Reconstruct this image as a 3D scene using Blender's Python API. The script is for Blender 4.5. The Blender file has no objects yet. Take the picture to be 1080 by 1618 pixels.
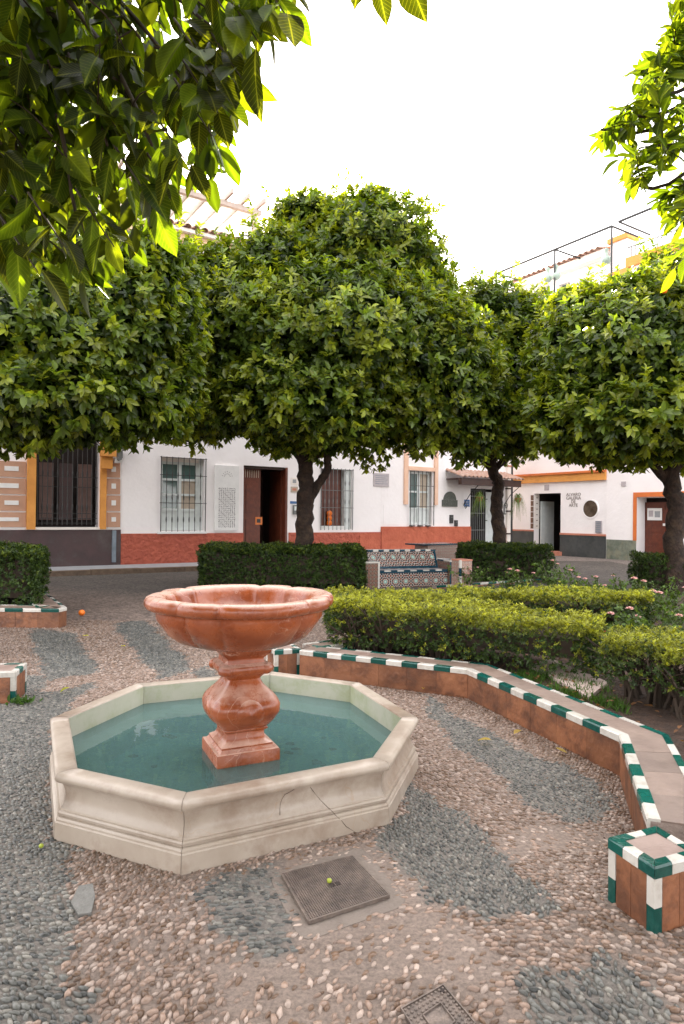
import bpy, math, random
import numpy as np
from mathutils import Vector, Matrix
random.seed(7); rng = np.random.default_rng(7)
R = math.radians
S = bpy.context.scene
# ------------------------------------------------------------------ camera, sky, sun, exposure
FPX, CH, PITCH, ROLL = 1030.0, 1.45, R(.3), R(.6)
cp, sp, cr, sr = math.cos(PITCH), math.sin(PITCH), math.cos(ROLL), math.sin(ROLL)
FW = Vector((0, cp, sp)); U0 = Vector((0, -sp, cp)); R0 = Vector((1, 0, 0))
RT = R0*cr + U0*sr; UP = -R0*sr + U0*cr
cam = bpy.data.cameras.new('camera'); camo = bpy.data.objects.new('camera', cam); S.collection.objects.link(camo)
cam.sensor_fit = 'HORIZONTAL'; cam.sensor_width = 36; cam.lens = 36*FPX/1080
cam.clip_start = .05; cam.clip_end = 500
camo.matrix_world = Matrix(((RT.x, UP.x, -FW.x, 0), (RT.y, UP.y, -FW.y, 0), (RT.z, UP.z, -FW.z, CH), (0, 0, 0, 1)))
S.camera = camo
SUN_EL, SUN_AZ = R(30), R(-9)          # azimuth from +Y, towards +X
w = bpy.data.worlds.new('World'); S.world = w; w.use_nodes = True
nt = w.node_tree; nt.nodes.clear()
sky = nt.nodes.new('ShaderNodeTexSky'); sky.sky_type = 'NISHITA'; sky.sun_disc = False
sky.sun_elevation = SUN_EL; sky.sun_rotation = SUN_AZ; sky.dust_density = 3.2; sky.air_density = 1.0; sky.ozone_density = 1.0
bg = nt.nodes.new('ShaderNodeBackground'); bg.inputs[1].default_value = .15
# thin high cloud: lifts and whitens the sky unevenly
tc = nt.nodes.new('ShaderNodeTexCoord'); mp = nt.nodes.new('ShaderNodeMapping'); mp.inputs['Scale'].default_value = (1.2, 1.2, 3.2)
cn = nt.nodes.new('ShaderNodeTexNoise'); cn.inputs['Scale'].default_value = 1.6; cn.inputs['Detail'].default_value = 5; cn.inputs['Roughness'].default_value = .5
ramp = nt.nodes.new('ShaderNodeMapRange'); ramp.inputs[1].default_value = .3; ramp.inputs[2].default_value = .7; ramp.inputs[3].default_value = .6; ramp.inputs[4].default_value = .96
mx = nt.nodes.new('ShaderNodeMix'); mx.data_type = 'RGBA'; mx.inputs[7].default_value = (5.3, 5.05, 4.95, 1)
wo = nt.nodes.new('ShaderNodeOutputWorld'); l = nt.links.new
l(tc.outputs['Generated'], mp.inputs[0]); l(mp.outputs[0], cn.inputs['Vector']); l(cn.outputs[0], ramp.inputs[0]); l(ramp.outputs[0], mx.inputs[0])
l(sky.outputs[0], mx.inputs[6]); l(mx.outputs[2], bg.inputs[0]); l(bg.outputs[0], wo.inputs[0])
sd = bpy.data.lights.new('sun', 'SUN'); sd.energy = 5; sd.angle = R(.6); sd.color = (1, .9, .74)
so = bpy.data.objects.new('sun', sd); S.collection.objects.link(so); so.location = (-3, 20, 30)
sdir = Vector((math.sin(SUN_AZ)*math.cos(SUN_EL), math.cos(SUN_AZ)*math.cos(SUN_EL), math.sin(SUN_EL)))
so.rotation_euler = sdir.to_track_quat('Z', 'Y').to_euler()
S.view_settings.view_transform = 'Standard'; S.view_settings.look = 'None'; S.view_settings.gamma = 1; S.view_settings.use_curve_mapping = False
S.view_settings.exposure = 2.35
S.render.engine = 'CYCLES'; S.cycles.max_bounces = 8; S.cycles.transparent_max_bounces = 16; S.cycles.use_denoising = True
S.cycles.diffuse_bounces = 4
# ------------------------------------------------------------------ layout: where a sight line meets a plane
CAM = Vector((0, 0, CH))
def ray(px, py): return FW + RT*((px-540)/FPX) - UP*((py-809)/FPX)
def G(px, py, z=0.):
    d = ray(px, py); t = (z-CH)/d.z; return CAM + d*t
def at(px, py, Y):
    d = ray(px, py); return CAM + d*(Y/d.y)
def proj(P):
    P = np.asarray(P, float); d = P - np.array(CAM); z = d@np.array(FW)
    z = np.where(np.abs(z) < 1e-4, 1e-4, z)
    return 540+FPX*(d@np.array(RT))/z, 809-FPX*(d@np.array(UP))/z, z
# ------------------------------------------------------------------ mesh helpers
ORI = {}
def link(o): S.collection.objects.link(o); return o
def tag(o, label=None, cat=None, group=None, kind=None):
    for k, v in (('label', label), ('category', cat), ('group', group), ('kind', kind)):
        if v: o[k] = v
    return o
def thing(name, label, cat, loc=(0, 0, 0), group=None, rz=0.):
    o = link(bpy.data.objects.new(name, None)); o.location = loc; o.rotation_euler.z = rz; o.empty_display_size = .2
    ORI[o.name] = Vector(loc); return tag(o, label, cat, group)
def mesh(V, F, mat, smooth=False, cols=None, name='mesh'):
    V = np.asarray(V, np.float32); me = bpy.data.meshes.new(name)
    if isinstance(F, np.ndarray):
        nf, k = F.shape; me.vertices.add(len(V)); me.vertices.foreach_set('co', V.ravel())
        me.loops.add(nf*k); me.loops.foreach_set('vertex_index', F.astype(np.int32).ravel())
        me.polygons.add(nf); me.polygons.foreach_set('loop_start', np.arange(nf, dtype=np.int32)*k)
        me.update(calc_edges=True)
    else:
        me.from_pydata([tuple(map(float, v)) for v in V], [], F)
    if smooth: me.polygons.foreach_set('use_smooth', np.ones(len(me.polygons), bool))
    if cols is not None:
        a = me.attributes.new('Col', 'FLOAT_COLOR', 'POINT'); c = np.ones((len(V), 4), np.float32); cols = np.asarray(cols); c[:, :cols.shape[-1]] = cols
        a.data.foreach_set('color', c.ravel())
    if mat: me.materials.append(mat)
    me.validate(); me.update(); return me
def obj(name, V, F, mat, parent=None, smooth=False, cols=None, loc=None, local=False):
    o = link(bpy.data.objects.new(name, None if 0 else bpy.data.meshes.new(name)))
    V = np.asarray(V, float).reshape(-1, 3); own = Vector(loc) if loc is not None else Vector((0, 0, 0))
    if parent is not None:
        o.parent = parent; pw = ORI[parent.name]
        if not local:
            if loc is None: own = pw.copy()
            V = V - np.array(own); o.location = own - pw
        ORI[o.name] = own
    else:
        V = V - np.array(own); o.location = own; ORI[o.name] = own
    drop = o.data; o.data = mesh(V, F, mat, smooth, cols, name); bpy.data.meshes.remove(drop)
    return o
class MB:
    def __init__(s): s.V = []; s.F = []
    def add(s, V, F):
        n = len(s.V); s.V += [tuple(v) for v in V]; s.F += [tuple(i+n for i in f) for f in F]; return s
    def hexa(s, q, z0, z1):       # quad of xy points
        return s.add([(p[0], p[1], z0) for p in q]+[(p[0], p[1], z1) for p in q], [(3, 2, 1, 0), (4, 5, 6, 7), (0, 1, 5, 4), (1, 2, 6, 5), (2, 3, 7, 6), (3, 0, 4, 7)])
    def box(s, c, h, rz=0.):
        ca, sa = math.cos(rz), math.sin(rz)
        q = [(c[0]+ca*x-sa*y, c[1]+sa*x+ca*y) for x, y in ((-h[0], -h[1]), (h[0], -h[1]), (h[0], h[1]), (-h[0], h[1]))]
        return s.hexa(q, c[2]-h[2], c[2]+h[2])
    def tube(s, pts, rad, n=8, jit=0., caps=True):
        pts = [Vector(p) for p in pts]; rad = rad if hasattr(rad, '__len__') else [rad]*len(pts); V = []; F = []
        a = None
        for i, p in enumerate(pts):
            t = (pts[min(i+1, len(pts)-1)]-pts[max(i-1, 0)]).normalized()
            if a is None: a = t.cross(Vector((0, 1, 0)) if abs(t.y) < .9 else Vector((1, 0, 0))).normalized()
            a = (a - t*a.dot(t)).normalized(); b = t.cross(a)
            for k in range(n):
                th = 2*math.pi*k/n; r = rad[i]*(1+random.uniform(-jit, jit)); V.append(p+a*(r*math.cos(th))+b*(r*math.sin(th)))
        for i in range(len(pts)-1):
            for k in range(n): F.append((i*n+k, i*n+(k+1) % n, (i+1)*n+(k+1) % n, (i+1)*n+k))
        if caps: F.append(tuple(range(n))[::-1]); F.append(tuple((len(pts)-1)*n+k for k in range(n)))
        return s.add(V, F)
    def lathe(s, prof, c, n=16):
        V = []; F = []
        for r, z in prof:
            for k in range(n): V.append((c[0]+r*math.cos(2*math.pi*k/n), c[1]+r*math.sin(2*math.pi*k/n), c[2]+z))
        for i in range(len(prof)-1):
            for k in range(n): F.append((i*n+k, i*n+(k+1) % n, (i+1)*n+(k+1) % n, (i+1)*n+k))
        F.append(tuple(range(n))[::-1]); F.append(tuple((len(prof)-1)*n+k for k in range(n)))
        return s.add(V, F)
    def obj(s, name, mat, parent=None, **k): return obj(name, s.V, s.F, mat, parent, **k)
# ------------------------------------------------------------------ materials
def material(name, c1, c2=None, scale=5., rough=.6, bump=0., bscale=None, attr=False, stain=None, sscale=1.2, samt=.5, metal=0., spec=.5, detail=6, dist=.02, coat=0., vary=0.):
    m = bpy.data.materials.new(name); m.use_nodes = True; n = m.node_tree.nodes; lk = m.node_tree.links.new; b = n['Principled BSDF']
    co = n.new('ShaderNodeTexCoord')
    nz = n.new('ShaderNodeTexNoise'); nz.inputs['Scale'].default_value = scale; nz.inputs['Detail'].default_value = detail; nz.inputs['Roughness'].default_value = .6
    lk(co.outputs['Object'], nz.inputs['Vector'])
    mr = n.new('ShaderNodeMapRange'); mr.inputs[1].default_value = .34; mr.inputs[2].default_value = .66; lk(nz.outputs[0], mr.inputs[0])
    mix = n.new('ShaderNodeMix'); mix.data_type = 'RGBA'; mix.inputs[6].default_value = (*c1, 1); mix.inputs[7].default_value = (*(c2 or c1), 1); lk(mr.outputs[0], mix.inputs[0])
    out = mix.outputs[2]
    if vary:
        oi = n.new('ShaderNodeObjectInfo'); rv = n.new('ShaderNodeMapRange'); rv.inputs[3].default_value = 1-vary; rv.inputs[4].default_value = 1+vary*.7; lk(oi.outputs['Random'], rv.inputs[0])
        mv = n.new('ShaderNodeMix'); mv.data_type = 'RGBA'; mv.blend_type = 'MULTIPLY'; mv.inputs[0].default_value = 1; lk(out, mv.inputs[6]); lk(rv.outputs[0], mv.inputs[7]); out = mv.outputs[2]
    if attr:
        a = n.new('ShaderNodeAttribute'); a.attribute_name = 'Col'; mm = n.new('ShaderNodeMix'); mm.data_type = 'RGBA'; mm.blend_type = 'MULTIPLY'; mm.inputs[0].default_value = 1
        lk(out, mm.inputs[6]); lk(a.outputs['Color'], mm.inputs[7]); out = mm.outputs[2]
    if stain:
        n2 = n.new('ShaderNodeTexNoise'); n2.inputs['Scale'].default_value = sscale; n2.inputs['Detail'].default_value = 8; n2.inputs['Roughness'].default_value = .7; lk(co.outputs['Object'], n2.inputs['Vector'])
        r2 = n.new('ShaderNodeMapRange'); r2.inputs[1].default_value = .48; r2.inputs[2].default_value = .68; r2.inputs[4].default_value = samt; lk(n2.outputs[0], r2.inputs[0])
        m2 = n.new('ShaderNodeMix'); m2.data_type = 'RGBA'; m2.inputs[7].default_value = (*stain, 1); lk(r2.outputs[0], m2.inputs[0]); lk(out, m2.inputs[6]); out = m2.outputs[2]
    lk(out, b.inputs['Base Color']); b.inputs['Roughness'].default_value = rough; b.inputs['Metallic'].default_value = metal
    b.inputs['Specular IOR Level'].default_value = spec; b.inputs['Coat Weight'].default_value = coat
    if bump:
        n3 = n.new('ShaderNodeTexNoise'); n3.inputs['Scale'].default_value = bscale or scale*3; n3.inputs['Detail'].default_value = 6; lk(co.outputs['Object'], n3.inputs['Vector'])
        bp = n.new('ShaderNodeBump'); bp.inputs['Strength'].default_value = bump; bp.inputs['Distance'].default_value = dist; lk(n3.outputs[0], bp.inputs['Height']); lk(bp.outputs[0], b.inputs['Normal'])
    return m
def leafmat(name, trans=.4, rough=.35, spec=.4, tcol=(1.35, 1.3, .35)):
    m = material(name, (1, 1, 1), (.8, .8, .8), scale=3, rough=rough, attr=True, spec=spec); n = m.node_tree.nodes; lk = m.node_tree.links.new
    b = n['Principled BSDF']; out = n['Material Output']; src = b.inputs['Base Color'].links[0].from_socket
    mm = n.new('ShaderNodeMix'); mm.data_type = 'RGBA'; mm.blend_type = 'MULTIPLY'; mm.inputs[0].default_value = 1; mm.inputs[7].default_value = (*tcol, 1); lk(src, mm.inputs[6])
    t = n.new('ShaderNodeBsdfTranslucent'); lk(mm.outputs[2], t.inputs[0]); ms = n.new('ShaderNodeMixShader'); ms.inputs[0].default_value = trans
    lk(b.outputs[0], ms.inputs[1]); lk(t.outputs[0], ms.inputs[2]); lk(ms.outputs[0], out.inputs[0]); return m
def veins(m, col, scale, width, amt, dist=.6):     # thin mineral veins over a stone material
    n = m.node_tree.nodes; lk = m.node_tree.links.new; b = n['Principled BSDF']; src = b.inputs['Base Color'].links[0].from_socket
    co = n.new('ShaderNodeTexCoord'); nz = n.new('ShaderNodeTexNoise'); nz.inputs['Scale'].default_value = scale*.8; nz.inputs['Detail'].default_value = 5; lk(co.outputs['Object'], nz.inputs['Vector'])
    ad = n.new('ShaderNodeVectorMath'); ad.operation = 'MULTIPLY_ADD'; ad.inputs[1].default_value = (dist,)*3; lk(nz.outputs['Color'], ad.inputs[0]); lk(co.outputs['Object'], ad.inputs[2])
    v = n.new('ShaderNodeTexVoronoi'); v.feature = 'DISTANCE_TO_EDGE'; v.inputs['Scale'].default_value = scale; lk(ad.outputs[0], v.inputs['Vector'])
    n2 = n.new('ShaderNodeTexNoise'); n2.inputs['Scale'].default_value = scale*.7; lk(co.outputs['Object'], n2.inputs['Vector'])
    wd = n.new('ShaderNodeMapRange'); wd.inputs[1].default_value = .42; wd.inputs[2].default_value = .7; wd.inputs[3].default_value = .0005; wd.inputs[4].default_value = width; lk(n2.outputs[0], wd.inputs[0])
    r = n.new('ShaderNodeMapRange'); r.inputs[3].default_value = amt; r.inputs[4].default_value = 0; lk(v.outputs[0], r.inputs[0]); lk(wd.outputs[0], r.inputs[2])
    mx = n.new('ShaderNodeMix'); mx.data_type = 'RGBA'; mx.inputs[7].default_value = (*col, 1); lk(r.outputs[0], mx.inputs[0]); lk(src, mx.inputs[6]); lk(mx.outputs[2], b.inputs['Base Color']); return m
M = {}
M['plaster'] = material('white_plaster', (.88, .84, .83), (.84, .80, .79), 1.5, .85, .35, 9, stain=(.66, .58, .54), sscale=.8, samt=.16)
M['plaster_ochre'] = material('ochre_paint', (.72, .32, .07), (.60, .25, .05), 3, .7, .25, 20)
M['orange_trim'] = material('orange_trim_paint', (.66, .17, .03), (.58, .14, .03), 4, .6, .2, 20)
M['glare_orange'] = material('glare_paled_orange', (.78, .52, .36), (.72, .46, .30), 4, .7)  # cornice orange made paler to put the glare into its colour
M['tan'] = material('tan_paint', (.52, .30, .20), (.46, .26, .17), 4, .8, .2, 25)
M['dado_red'] = material('red_rough_stucco', (.46, .105, .058), (.37, .08, .045), 6, .75, 1., 9, dist=.08, stain=(.30, .06, .04), sscale=2.2, samt=.5)
M['dado_red2'] = material('orange_red_brushed_stucco', (.52, .13, .065), (.42, .095, .045), 3, .7, .8, 7, dist=.05, stain=(.36, .06, .03), sscale=2., samt=.5)
M['dado_brown'] = material('dark_brown_paint', (.075, .04, .04), (.05, .03, .03), 3, .55, .3, 8, stain=(.12, .10, .09), sscale=1.5, samt=.6)
M['dado_slate'] = material('dark_slate_paint', (.055, .06, .06), (.03, .035, .035), 3, .5, .3, 8, stain=(.12, .12, .11), sscale=1.4, samt=.5)
M['dado_stone'] = material('greenish_stone_facing', (.20, .22, .17), (.10, .12, .09), 5, .6, .3, 10, stain=(.32, .28, .18), sscale=4, samt=.6)
M['moulding'] = material('terracotta_moulding', (.55, .22, .14), (.45, .17, .11), 5, .7, .2)
M['iron'] = material('black_iron', (.02, .022, .022), (.04, .038, .035), 20, .5, .2, 60, spec=.5)
M['iron_grey'] = material('grey_painted_iron', (.12, .13, .13), (.16, .16, .15), 12, .5)
M['whitewood'] = material('white_painted_wood', (.70, .74, .72), (.62, .66, .65), 6, .45, .1)
M['glass'] = material('dim_window_glass', (.07, .13, .12), (.12, .17, .16), 1.3, .06, spec=.8)
M['curtain'] = material('cream_curtain', (.50, .42, .33), (.40, .33, .26), 6, .8)
M['wood'] = material('red_brown_wood', (.14, .032, .013), (.09, .02, .009), 7, .42, .2, 30)
M['darkwood'] = material('dark_wood', (.05, .018, .01), (.03, .012, .008), 7, .45, .2, 30)
M['dark'] = material('unlit_interior_dark', (.03, .018, .014), (.02, .013, .011), 2, .8)  # near-black colour stands in for the shade inside rooms, slots and holes
M['rooftile'] = material('clay_roof_tile', (.45, .27, .20), (.34, .20, .15), 9, .8, .4, stain=(.5, .46, .40), sscale=6, samt=.6)
M['canvas'] = material('pale_canvas', (.82, .76, .70), (.78, .72, .66), 3, .8, .1)
M['awning'] = leafmat('sunlit_awning_canvas', .55, .8, tcol=(1., .97, .9)); M['awning'].node_tree.nodes['Principled BSDF'].inputs['Specular IOR Level'].default_value = .1
M['palewood'] = material('pale_weathered_wood', (.50, .42, .37), (.42, .35, .31), 8, .7, .2)
M['bark'] = material('orange_tree_bark', (.034, .016, .009), (.014, .008, .005), 9, .85, 1., 22, dist=.04, stain=(.09, .055, .03), sscale=5, samt=.7)
M['twig'] = material('twig_bark', (.05, .03, .018), (.03, .02, .012), 9, .8)
M['leaf'] = leafmat('orange_tree_leaf', .42, .32, spec=.45, tcol=(1.7, 1.65, .35))
M['leafbig'] = leafmat('near_orange_leaf', .52, .40, spec=.12, tcol=(2.6, 2.2, .25))
M['hedgeleaf'] = leafmat('hedge_leaf', .35, .5, tcol=(1.3, 1.2, .4))
M['grassb'] = leafmat('grass_blade', .3, .55)
M['marble'] = material('cream_marble', (.44, .375, .31), (.35, .285, .225), 3.5, .34, .12, 14, stain=(.17, .10, .06), sscale=2.6, samt=.7)
veins(M['marble'], (.34, .22, .13), 2.3, .006, .45, .5)
M['marble_in'] = material('algae_stained_marble', (.42, .41, .33), (.36, .37, .27), 5, .4, .1, 14, stain=(.24, .26, .12), sscale=5, samt=.6)
M['redmarble'] = material('red_marble', (.36, .092, .027), (.20, .041, .012), 6, .24, .14, 26, stain=(.36, .12, .065), sscale=5, samt=.5, spec=.6)
veins(M['redmarble'], (.58, .34, .25), 4.2, .03, .6, .55)
def upface_tint(m, col, lo, hi, amt):      # mixes a paler colour, broken by noise, into upward faces
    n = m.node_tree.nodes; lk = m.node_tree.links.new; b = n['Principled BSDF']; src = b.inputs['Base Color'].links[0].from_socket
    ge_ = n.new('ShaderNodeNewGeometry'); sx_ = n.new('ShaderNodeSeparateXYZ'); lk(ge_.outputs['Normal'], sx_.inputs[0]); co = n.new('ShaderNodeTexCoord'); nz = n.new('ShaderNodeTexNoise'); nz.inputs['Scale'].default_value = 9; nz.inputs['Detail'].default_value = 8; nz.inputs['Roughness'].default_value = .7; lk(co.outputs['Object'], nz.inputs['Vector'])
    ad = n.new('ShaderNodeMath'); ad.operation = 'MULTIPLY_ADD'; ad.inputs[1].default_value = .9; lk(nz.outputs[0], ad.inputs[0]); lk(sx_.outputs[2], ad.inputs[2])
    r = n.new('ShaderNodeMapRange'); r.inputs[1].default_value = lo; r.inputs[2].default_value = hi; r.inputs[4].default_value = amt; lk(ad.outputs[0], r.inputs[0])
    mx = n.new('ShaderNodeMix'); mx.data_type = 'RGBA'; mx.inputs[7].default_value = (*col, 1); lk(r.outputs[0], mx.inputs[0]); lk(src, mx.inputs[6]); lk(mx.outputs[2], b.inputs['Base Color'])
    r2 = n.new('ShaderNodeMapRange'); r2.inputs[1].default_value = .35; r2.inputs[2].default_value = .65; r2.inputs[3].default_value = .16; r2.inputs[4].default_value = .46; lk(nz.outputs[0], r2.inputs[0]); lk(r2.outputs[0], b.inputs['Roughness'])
upface_tint(M['redmarble'], (.58, .37, .29), .95, 1.4, .9)
M['tile_w'] = material('white_glazed_tile', (.60, .57, .52), (.53, .50, .45), 14, .16, .08, 30, stain=(.30, .25, .19), sscale=16, samt=.5, vary=.12)
M['tile_g'] = material('deep_green_glazed_tile', (.004, .085, .066), (.003, .06, .05), 14, .12, .06, 30, stain=(.03, .16, .13), sscale=14, samt=.4, vary=.35)
M['tile_lg'] = material('leaf_green_glazed_tile', (.02, .13, .015), (.015, .10, .012), 14, .13, .06, 30)
M['tile_n'] = material('navy_glazed_tile', (.012, .05, .075), (.01, .04, .06), 14, .15, .06, 30)
M['facetile'] = material('stained_terracotta_facing', (.26, .105, .048), (.17, .062, .028), 7, .5, .35, 25, stain=(.085, .038, .022), sscale=7, samt=.8, vary=.3)
M['toptile'] = material('pink_stone_coping', (.23, .165, .13), (.18, .125, .10), 6, .5, .2, 30, stain=(.11, .07, .05), sscale=5, samt=.6, vary=.16)
M['toptile2'] = material('pale_pink_coping', (.30, .215, .18), (.25, .175, .145), 6, .5, .2, 30, stain=(.16, .10, .075), sscale=6, samt=.5, vary=.1)
M['mortar'] = material('mortar', (.30, .235, .20), (.22, .17, .145), 20, .9, .5, 60)
M['cement'] = material('grey_pink_cement', (.215, .175, .145), (.165, .132, .110), 9, .85, .5, 45, stain=(.19, .155, .13), sscale=4, samt=.5)
M['soil'] = material('garden_soil', (.085, .045, .028), (.045, .025, .016), 14, .95, 1., 40, dist=.06)
M['slab'] = material('pale_pink_slab', (.56, .43, .38), (.48, .37, .33), 7, .7, .3, 30)
M['castiron'] = material('worn_cast_iron', (.22, .17, .14), (.13, .105, .09), 26, .5, .4, 60, metal=.35, stain=(.08, .06, .05), sscale=7, samt=.5)
M['pave'] = material('grey_pavement', (.34, .35, .36), (.27, .28, .29), 4, .7, .3, 20)
M['kerb'] = material('worn_kerb_stone', (.22, .15, .10), (.14, .095, .065), 7, .8, .6, 20, dist=.05, vary=.2)
M['pebble'] = material('pebble', (1, 1, 1), (.72, .70, .68), 30, .34, .15, 90, attr=True, dist=.004)
M['orange'] = material('orange_peel', (.85, .20, .01), (.75, .15, .01), 8, .4, .3, 120, dist=.003)
M['lime'] = material('unripe_fruit', (.35, .40, .04), (.28, .34, .03), 8, .4)
M['terracotta'] = material('terracotta_pot', (.40, .14, .06), (.30, .10, .04), 8, .8, .2)
M['petal'] = material('pink_petal', (.80, .48, .42), (.72, .38, .34), 20, .6)
M['petal_r'] = material('red_petal', (.45, .02, .02), (.35, .015, .015), 20, .6)
M['blue'] = material('blue_enamel', (.03, .12, .30), (.025, .10, .26), 6, .3)
M['white'] = material('white_paint', (.78, .77, .75), (.72, .71, .69), 8, .5)
M['bronze'] = material('weathered_bronze', (.13, .14, .12), (.08, .09, .08), 16, .5, 1., 40, metal=.5)
M['greystone'] = material('grey_pink_stone_plaque', (.46, .41, .42), (.38, .34, .35), 10, .5, .2)
M['orange_sign'] = material('orange_card', (.62, .17, .03), (.56, .15, .03), 6, .5)
M['posterblue'] = material('turquoise_painting', (.03, .30, .42), (.25, .50, .55), 9, .5)
M['lead'] = material('blue_grey_pipe', (.20, .24, .28), (.15, .18, .21), 8, .5)
# water: fresnel skin over murky teal body that lets the shallow ledge show
def water():
    m = bpy.data.materials.new('murky_teal_water'); m.use_nodes = True; n = m.node_tree.nodes; lk = m.node_tree.links.new
    n.remove(n['Principled BSDF']); out = n['Material Output']
    co = n.new('ShaderNodeTexCoord'); nz = n.new('ShaderNodeTexNoise'); nz.inputs['Scale'].default_value = 5; nz.inputs['Detail'].default_value = 3; lk(co.outputs['Object'], nz.inputs['Vector'])
    bp = n.new('ShaderNodeBump'); bp.inputs['Strength'].default_value = .12; bp.inputs['Distance'].default_value = .01; lk(nz.outputs[0], bp.inputs['Height'])
    gl = n.new('ShaderNodeBsdfGlossy'); gl.inputs['Roughness'].default_value = .015; lk(bp.outputs[0], gl.inputs['Normal'])
    df = n.new('ShaderNodeBsdfDiffuse'); df.inputs[0].default_value = (.105, .190, .183, 1)
    tr = n.new('ShaderNodeBsdfTransparent'); tr.inputs[0].default_value = (.55, .80, .74, 1)
    m1 = n.new('ShaderNodeMixShader'); m1.inputs[0].default_value = .36; lk(df.outputs[0], m1.inputs[1]); lk(tr.outputs[0], m1.inputs[2])
    fr = n.new('ShaderNodeFresnel'); fr.inputs[0].default_value = 1.5; lk(bp.outputs[0], fr.inputs['Normal'])
    m2 = n.new('ShaderNodeMixShader'); lk(fr.outputs[0], m2.inputs[0]); lk(m1.outputs[0], m2.inputs[1]); lk(gl.outputs[0], m2.inputs[2]); lk(m2.outputs[0], out.inputs[0]); return m
M['water'] = water()
M['poolfloor'] = material('teal_pool_lining', (.24, .42, .38), (.18, .34, .31), 4, .7, .1, stain=(.04, .08, .06), sscale=7, samt=.5)
def ground_mat():
    m = material('plaza_ground', (1, 1, 1), (.86, .86, .86), 3, .85, attr=True, stain=(.09, .075, .06), sscale=.9, samt=.3)
    n = m.node_tree.nodes; lk = m.node_tree.links.new; b = n['Principled BSDF']; src = b.inputs['Base Color'].links[0].from_socket
    co = n.new('ShaderNodeTexCoord'); v = n.new('ShaderNodeTexVoronoi'); v.inputs['Scale'].default_value = 27; lk(co.outputs['Object'], v.inputs['Vector'])
    at_ = n.new('ShaderNodeAttribute'); at_.attribute_name = 'Col'; sx = n.new('ShaderNodeSeparateColor'); lk(v.outputs['Color'], sx.inputs[0])
    r = n.new('ShaderNodeMapRange'); r.inputs[3].default_value = .45; r.inputs[4].default_value = 1.5; lk(sx.outputs[0], r.inputs[0])
    mm = n.new('ShaderNodeMix'); mm.data_type = 'RGBA'; mm.blend_type = 'MULTIPLY'; lk(at_.outputs['Alpha'], mm.inputs[0]); lk(src, mm.inputs[6]); lk(r.outputs[0], mm.inputs[7]); lk(mm.outputs[2], b.inputs['Base Color'])
    bp = n.new('ShaderNodeBump'); bp.inputs['Distance'].default_value = .02; bp.invert = True; ms_ = n.new('ShaderNodeMath'); ms_.operation = 'MULTIPLY'; ms_.inputs[1].default_value = .8; lk(at_.outputs['Alpha'], ms_.inputs[0]); lk(ms_.outputs[0], bp.inputs['Strength']); lk(v.outputs['Distance'], bp.inputs['Height']); 
    n4 = n.new('ShaderNodeTexNoise'); n4.inputs['Scale'].default_value = 55; n4.inputs['Detail'].default_value = 8; n4.inputs['Roughness'].default_value = .7; lk(co.outputs['Object'], n4.inputs['Vector'])
    b2 = n.new('ShaderNodeBump'); b2.inputs['Strength'].default_value = .9; b2.inputs['Distance'].default_value = .012; lk(n4.outputs[0], b2.inputs['Height']); lk(bp.outputs[0], b2.inputs['Normal']); lk(b2.outputs[0], b.inputs['Normal'])
    r5 = n.new('ShaderNodeMapRange'); r5.inputs[1].default_value = .35; r5.inputs[2].default_value = .65; r5.inputs[3].default_value = .62; r5.inputs[4].default_value = 1.3; lk(n4.outputs[0], r5.inputs[0]); s5 = b.inputs['Base Color'].links[0].from_socket
    m5 = n.new('ShaderNodeMix'); m5.data_type = 'RGBA'; m5.blend_type = 'MULTIPLY'; m5.inputs[0].default_value = 1; lk(s5, m5.inputs[6]); lk(r5.outputs[0], m5.inputs[7]); lk(m5.outputs[2], b.inputs['Base Color']); return m
M['ground'] = ground_mat()
def azulejo(name, cell, nf, cw, ca, cb, cc):      # tile print: star rosettes in a lattice, on the x-z plane of the piece
    m = bpy.data.materials.new(name); m.use_nodes = True; n = m.node_tree.nodes; lk = m.node_tree.links.new; b = n['Principled BSDF']
    def mt(op, a, c=None):
        x = n.new('ShaderNodeMath'); x.operation = op
        for i, v in enumerate((a, c)):
            if v is None: continue
            if isinstance(v, (int, float)): x.inputs[i].default_value = v
            else: lk(v, x.inputs[i])
        return x.outputs[0]
    def mxc(f, a, c):
        x = n.new('ShaderNodeMix'); x.data_type = 'RGBA'; lk(f, x.inputs[0])
        for i, v in ((6, a), (7, c)):
            if isinstance(v, tuple): x.inputs[i].default_value = (*v, 1)
            else: lk(v, x.inputs[i])
        return x.outputs[2]
    co = n.new('ShaderNodeTexCoord'); s = n.new('ShaderNodeSeparateXYZ'); lk(co.outputs['Object'], s.inputs[0])
    u0 = mt('ADD', s.outputs[0], s.outputs[1]); u = mt('SUBTRACT', mt('FRACT', mt('DIVIDE', u0, cell)), .5); v = mt('SUBTRACT', mt('FRACT', mt('DIVIDE', s.outputs[2], cell)), .5)
    r = mt('SQRT', mt('ADD', mt('MULTIPLY', u, u), mt('MULTIPLY', v, v))); a = mt('ARCTAN2', v, u); c8 = mt('COSINE', mt('MULTIPLY', a, nf))
    ring = mt('MULTIPLY', mt('ADD', r, mt('MULTIPLY', c8, .03)), 5.)
    par = mt('GREATER_THAN', mt('MULTIPLY', c8, mt('SUBTRACT', mt('FRACT', mt('MULTIPLY', ring, .5)), .5)), 0)
    col = mxc(par, ca, cb)
    line = mt('MAXIMUM', mt('LESS_THAN', mt('FRACT', ring), .17), mt('LESS_THAN', mt('ABSOLUTE', c8), .13))
    col = mxc(line, col, cw)
    col = mxc(mt('LESS_THAN', mt('ADD', r, mt('MULTIPLY', c8, .03)), .15), col, cc)
    col = mxc(mt('LESS_THAN', r, .05), col, cw)
    lk(col, b.inputs['Base Color']); b.inputs['Roughness'].default_value = .25; return m
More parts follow.
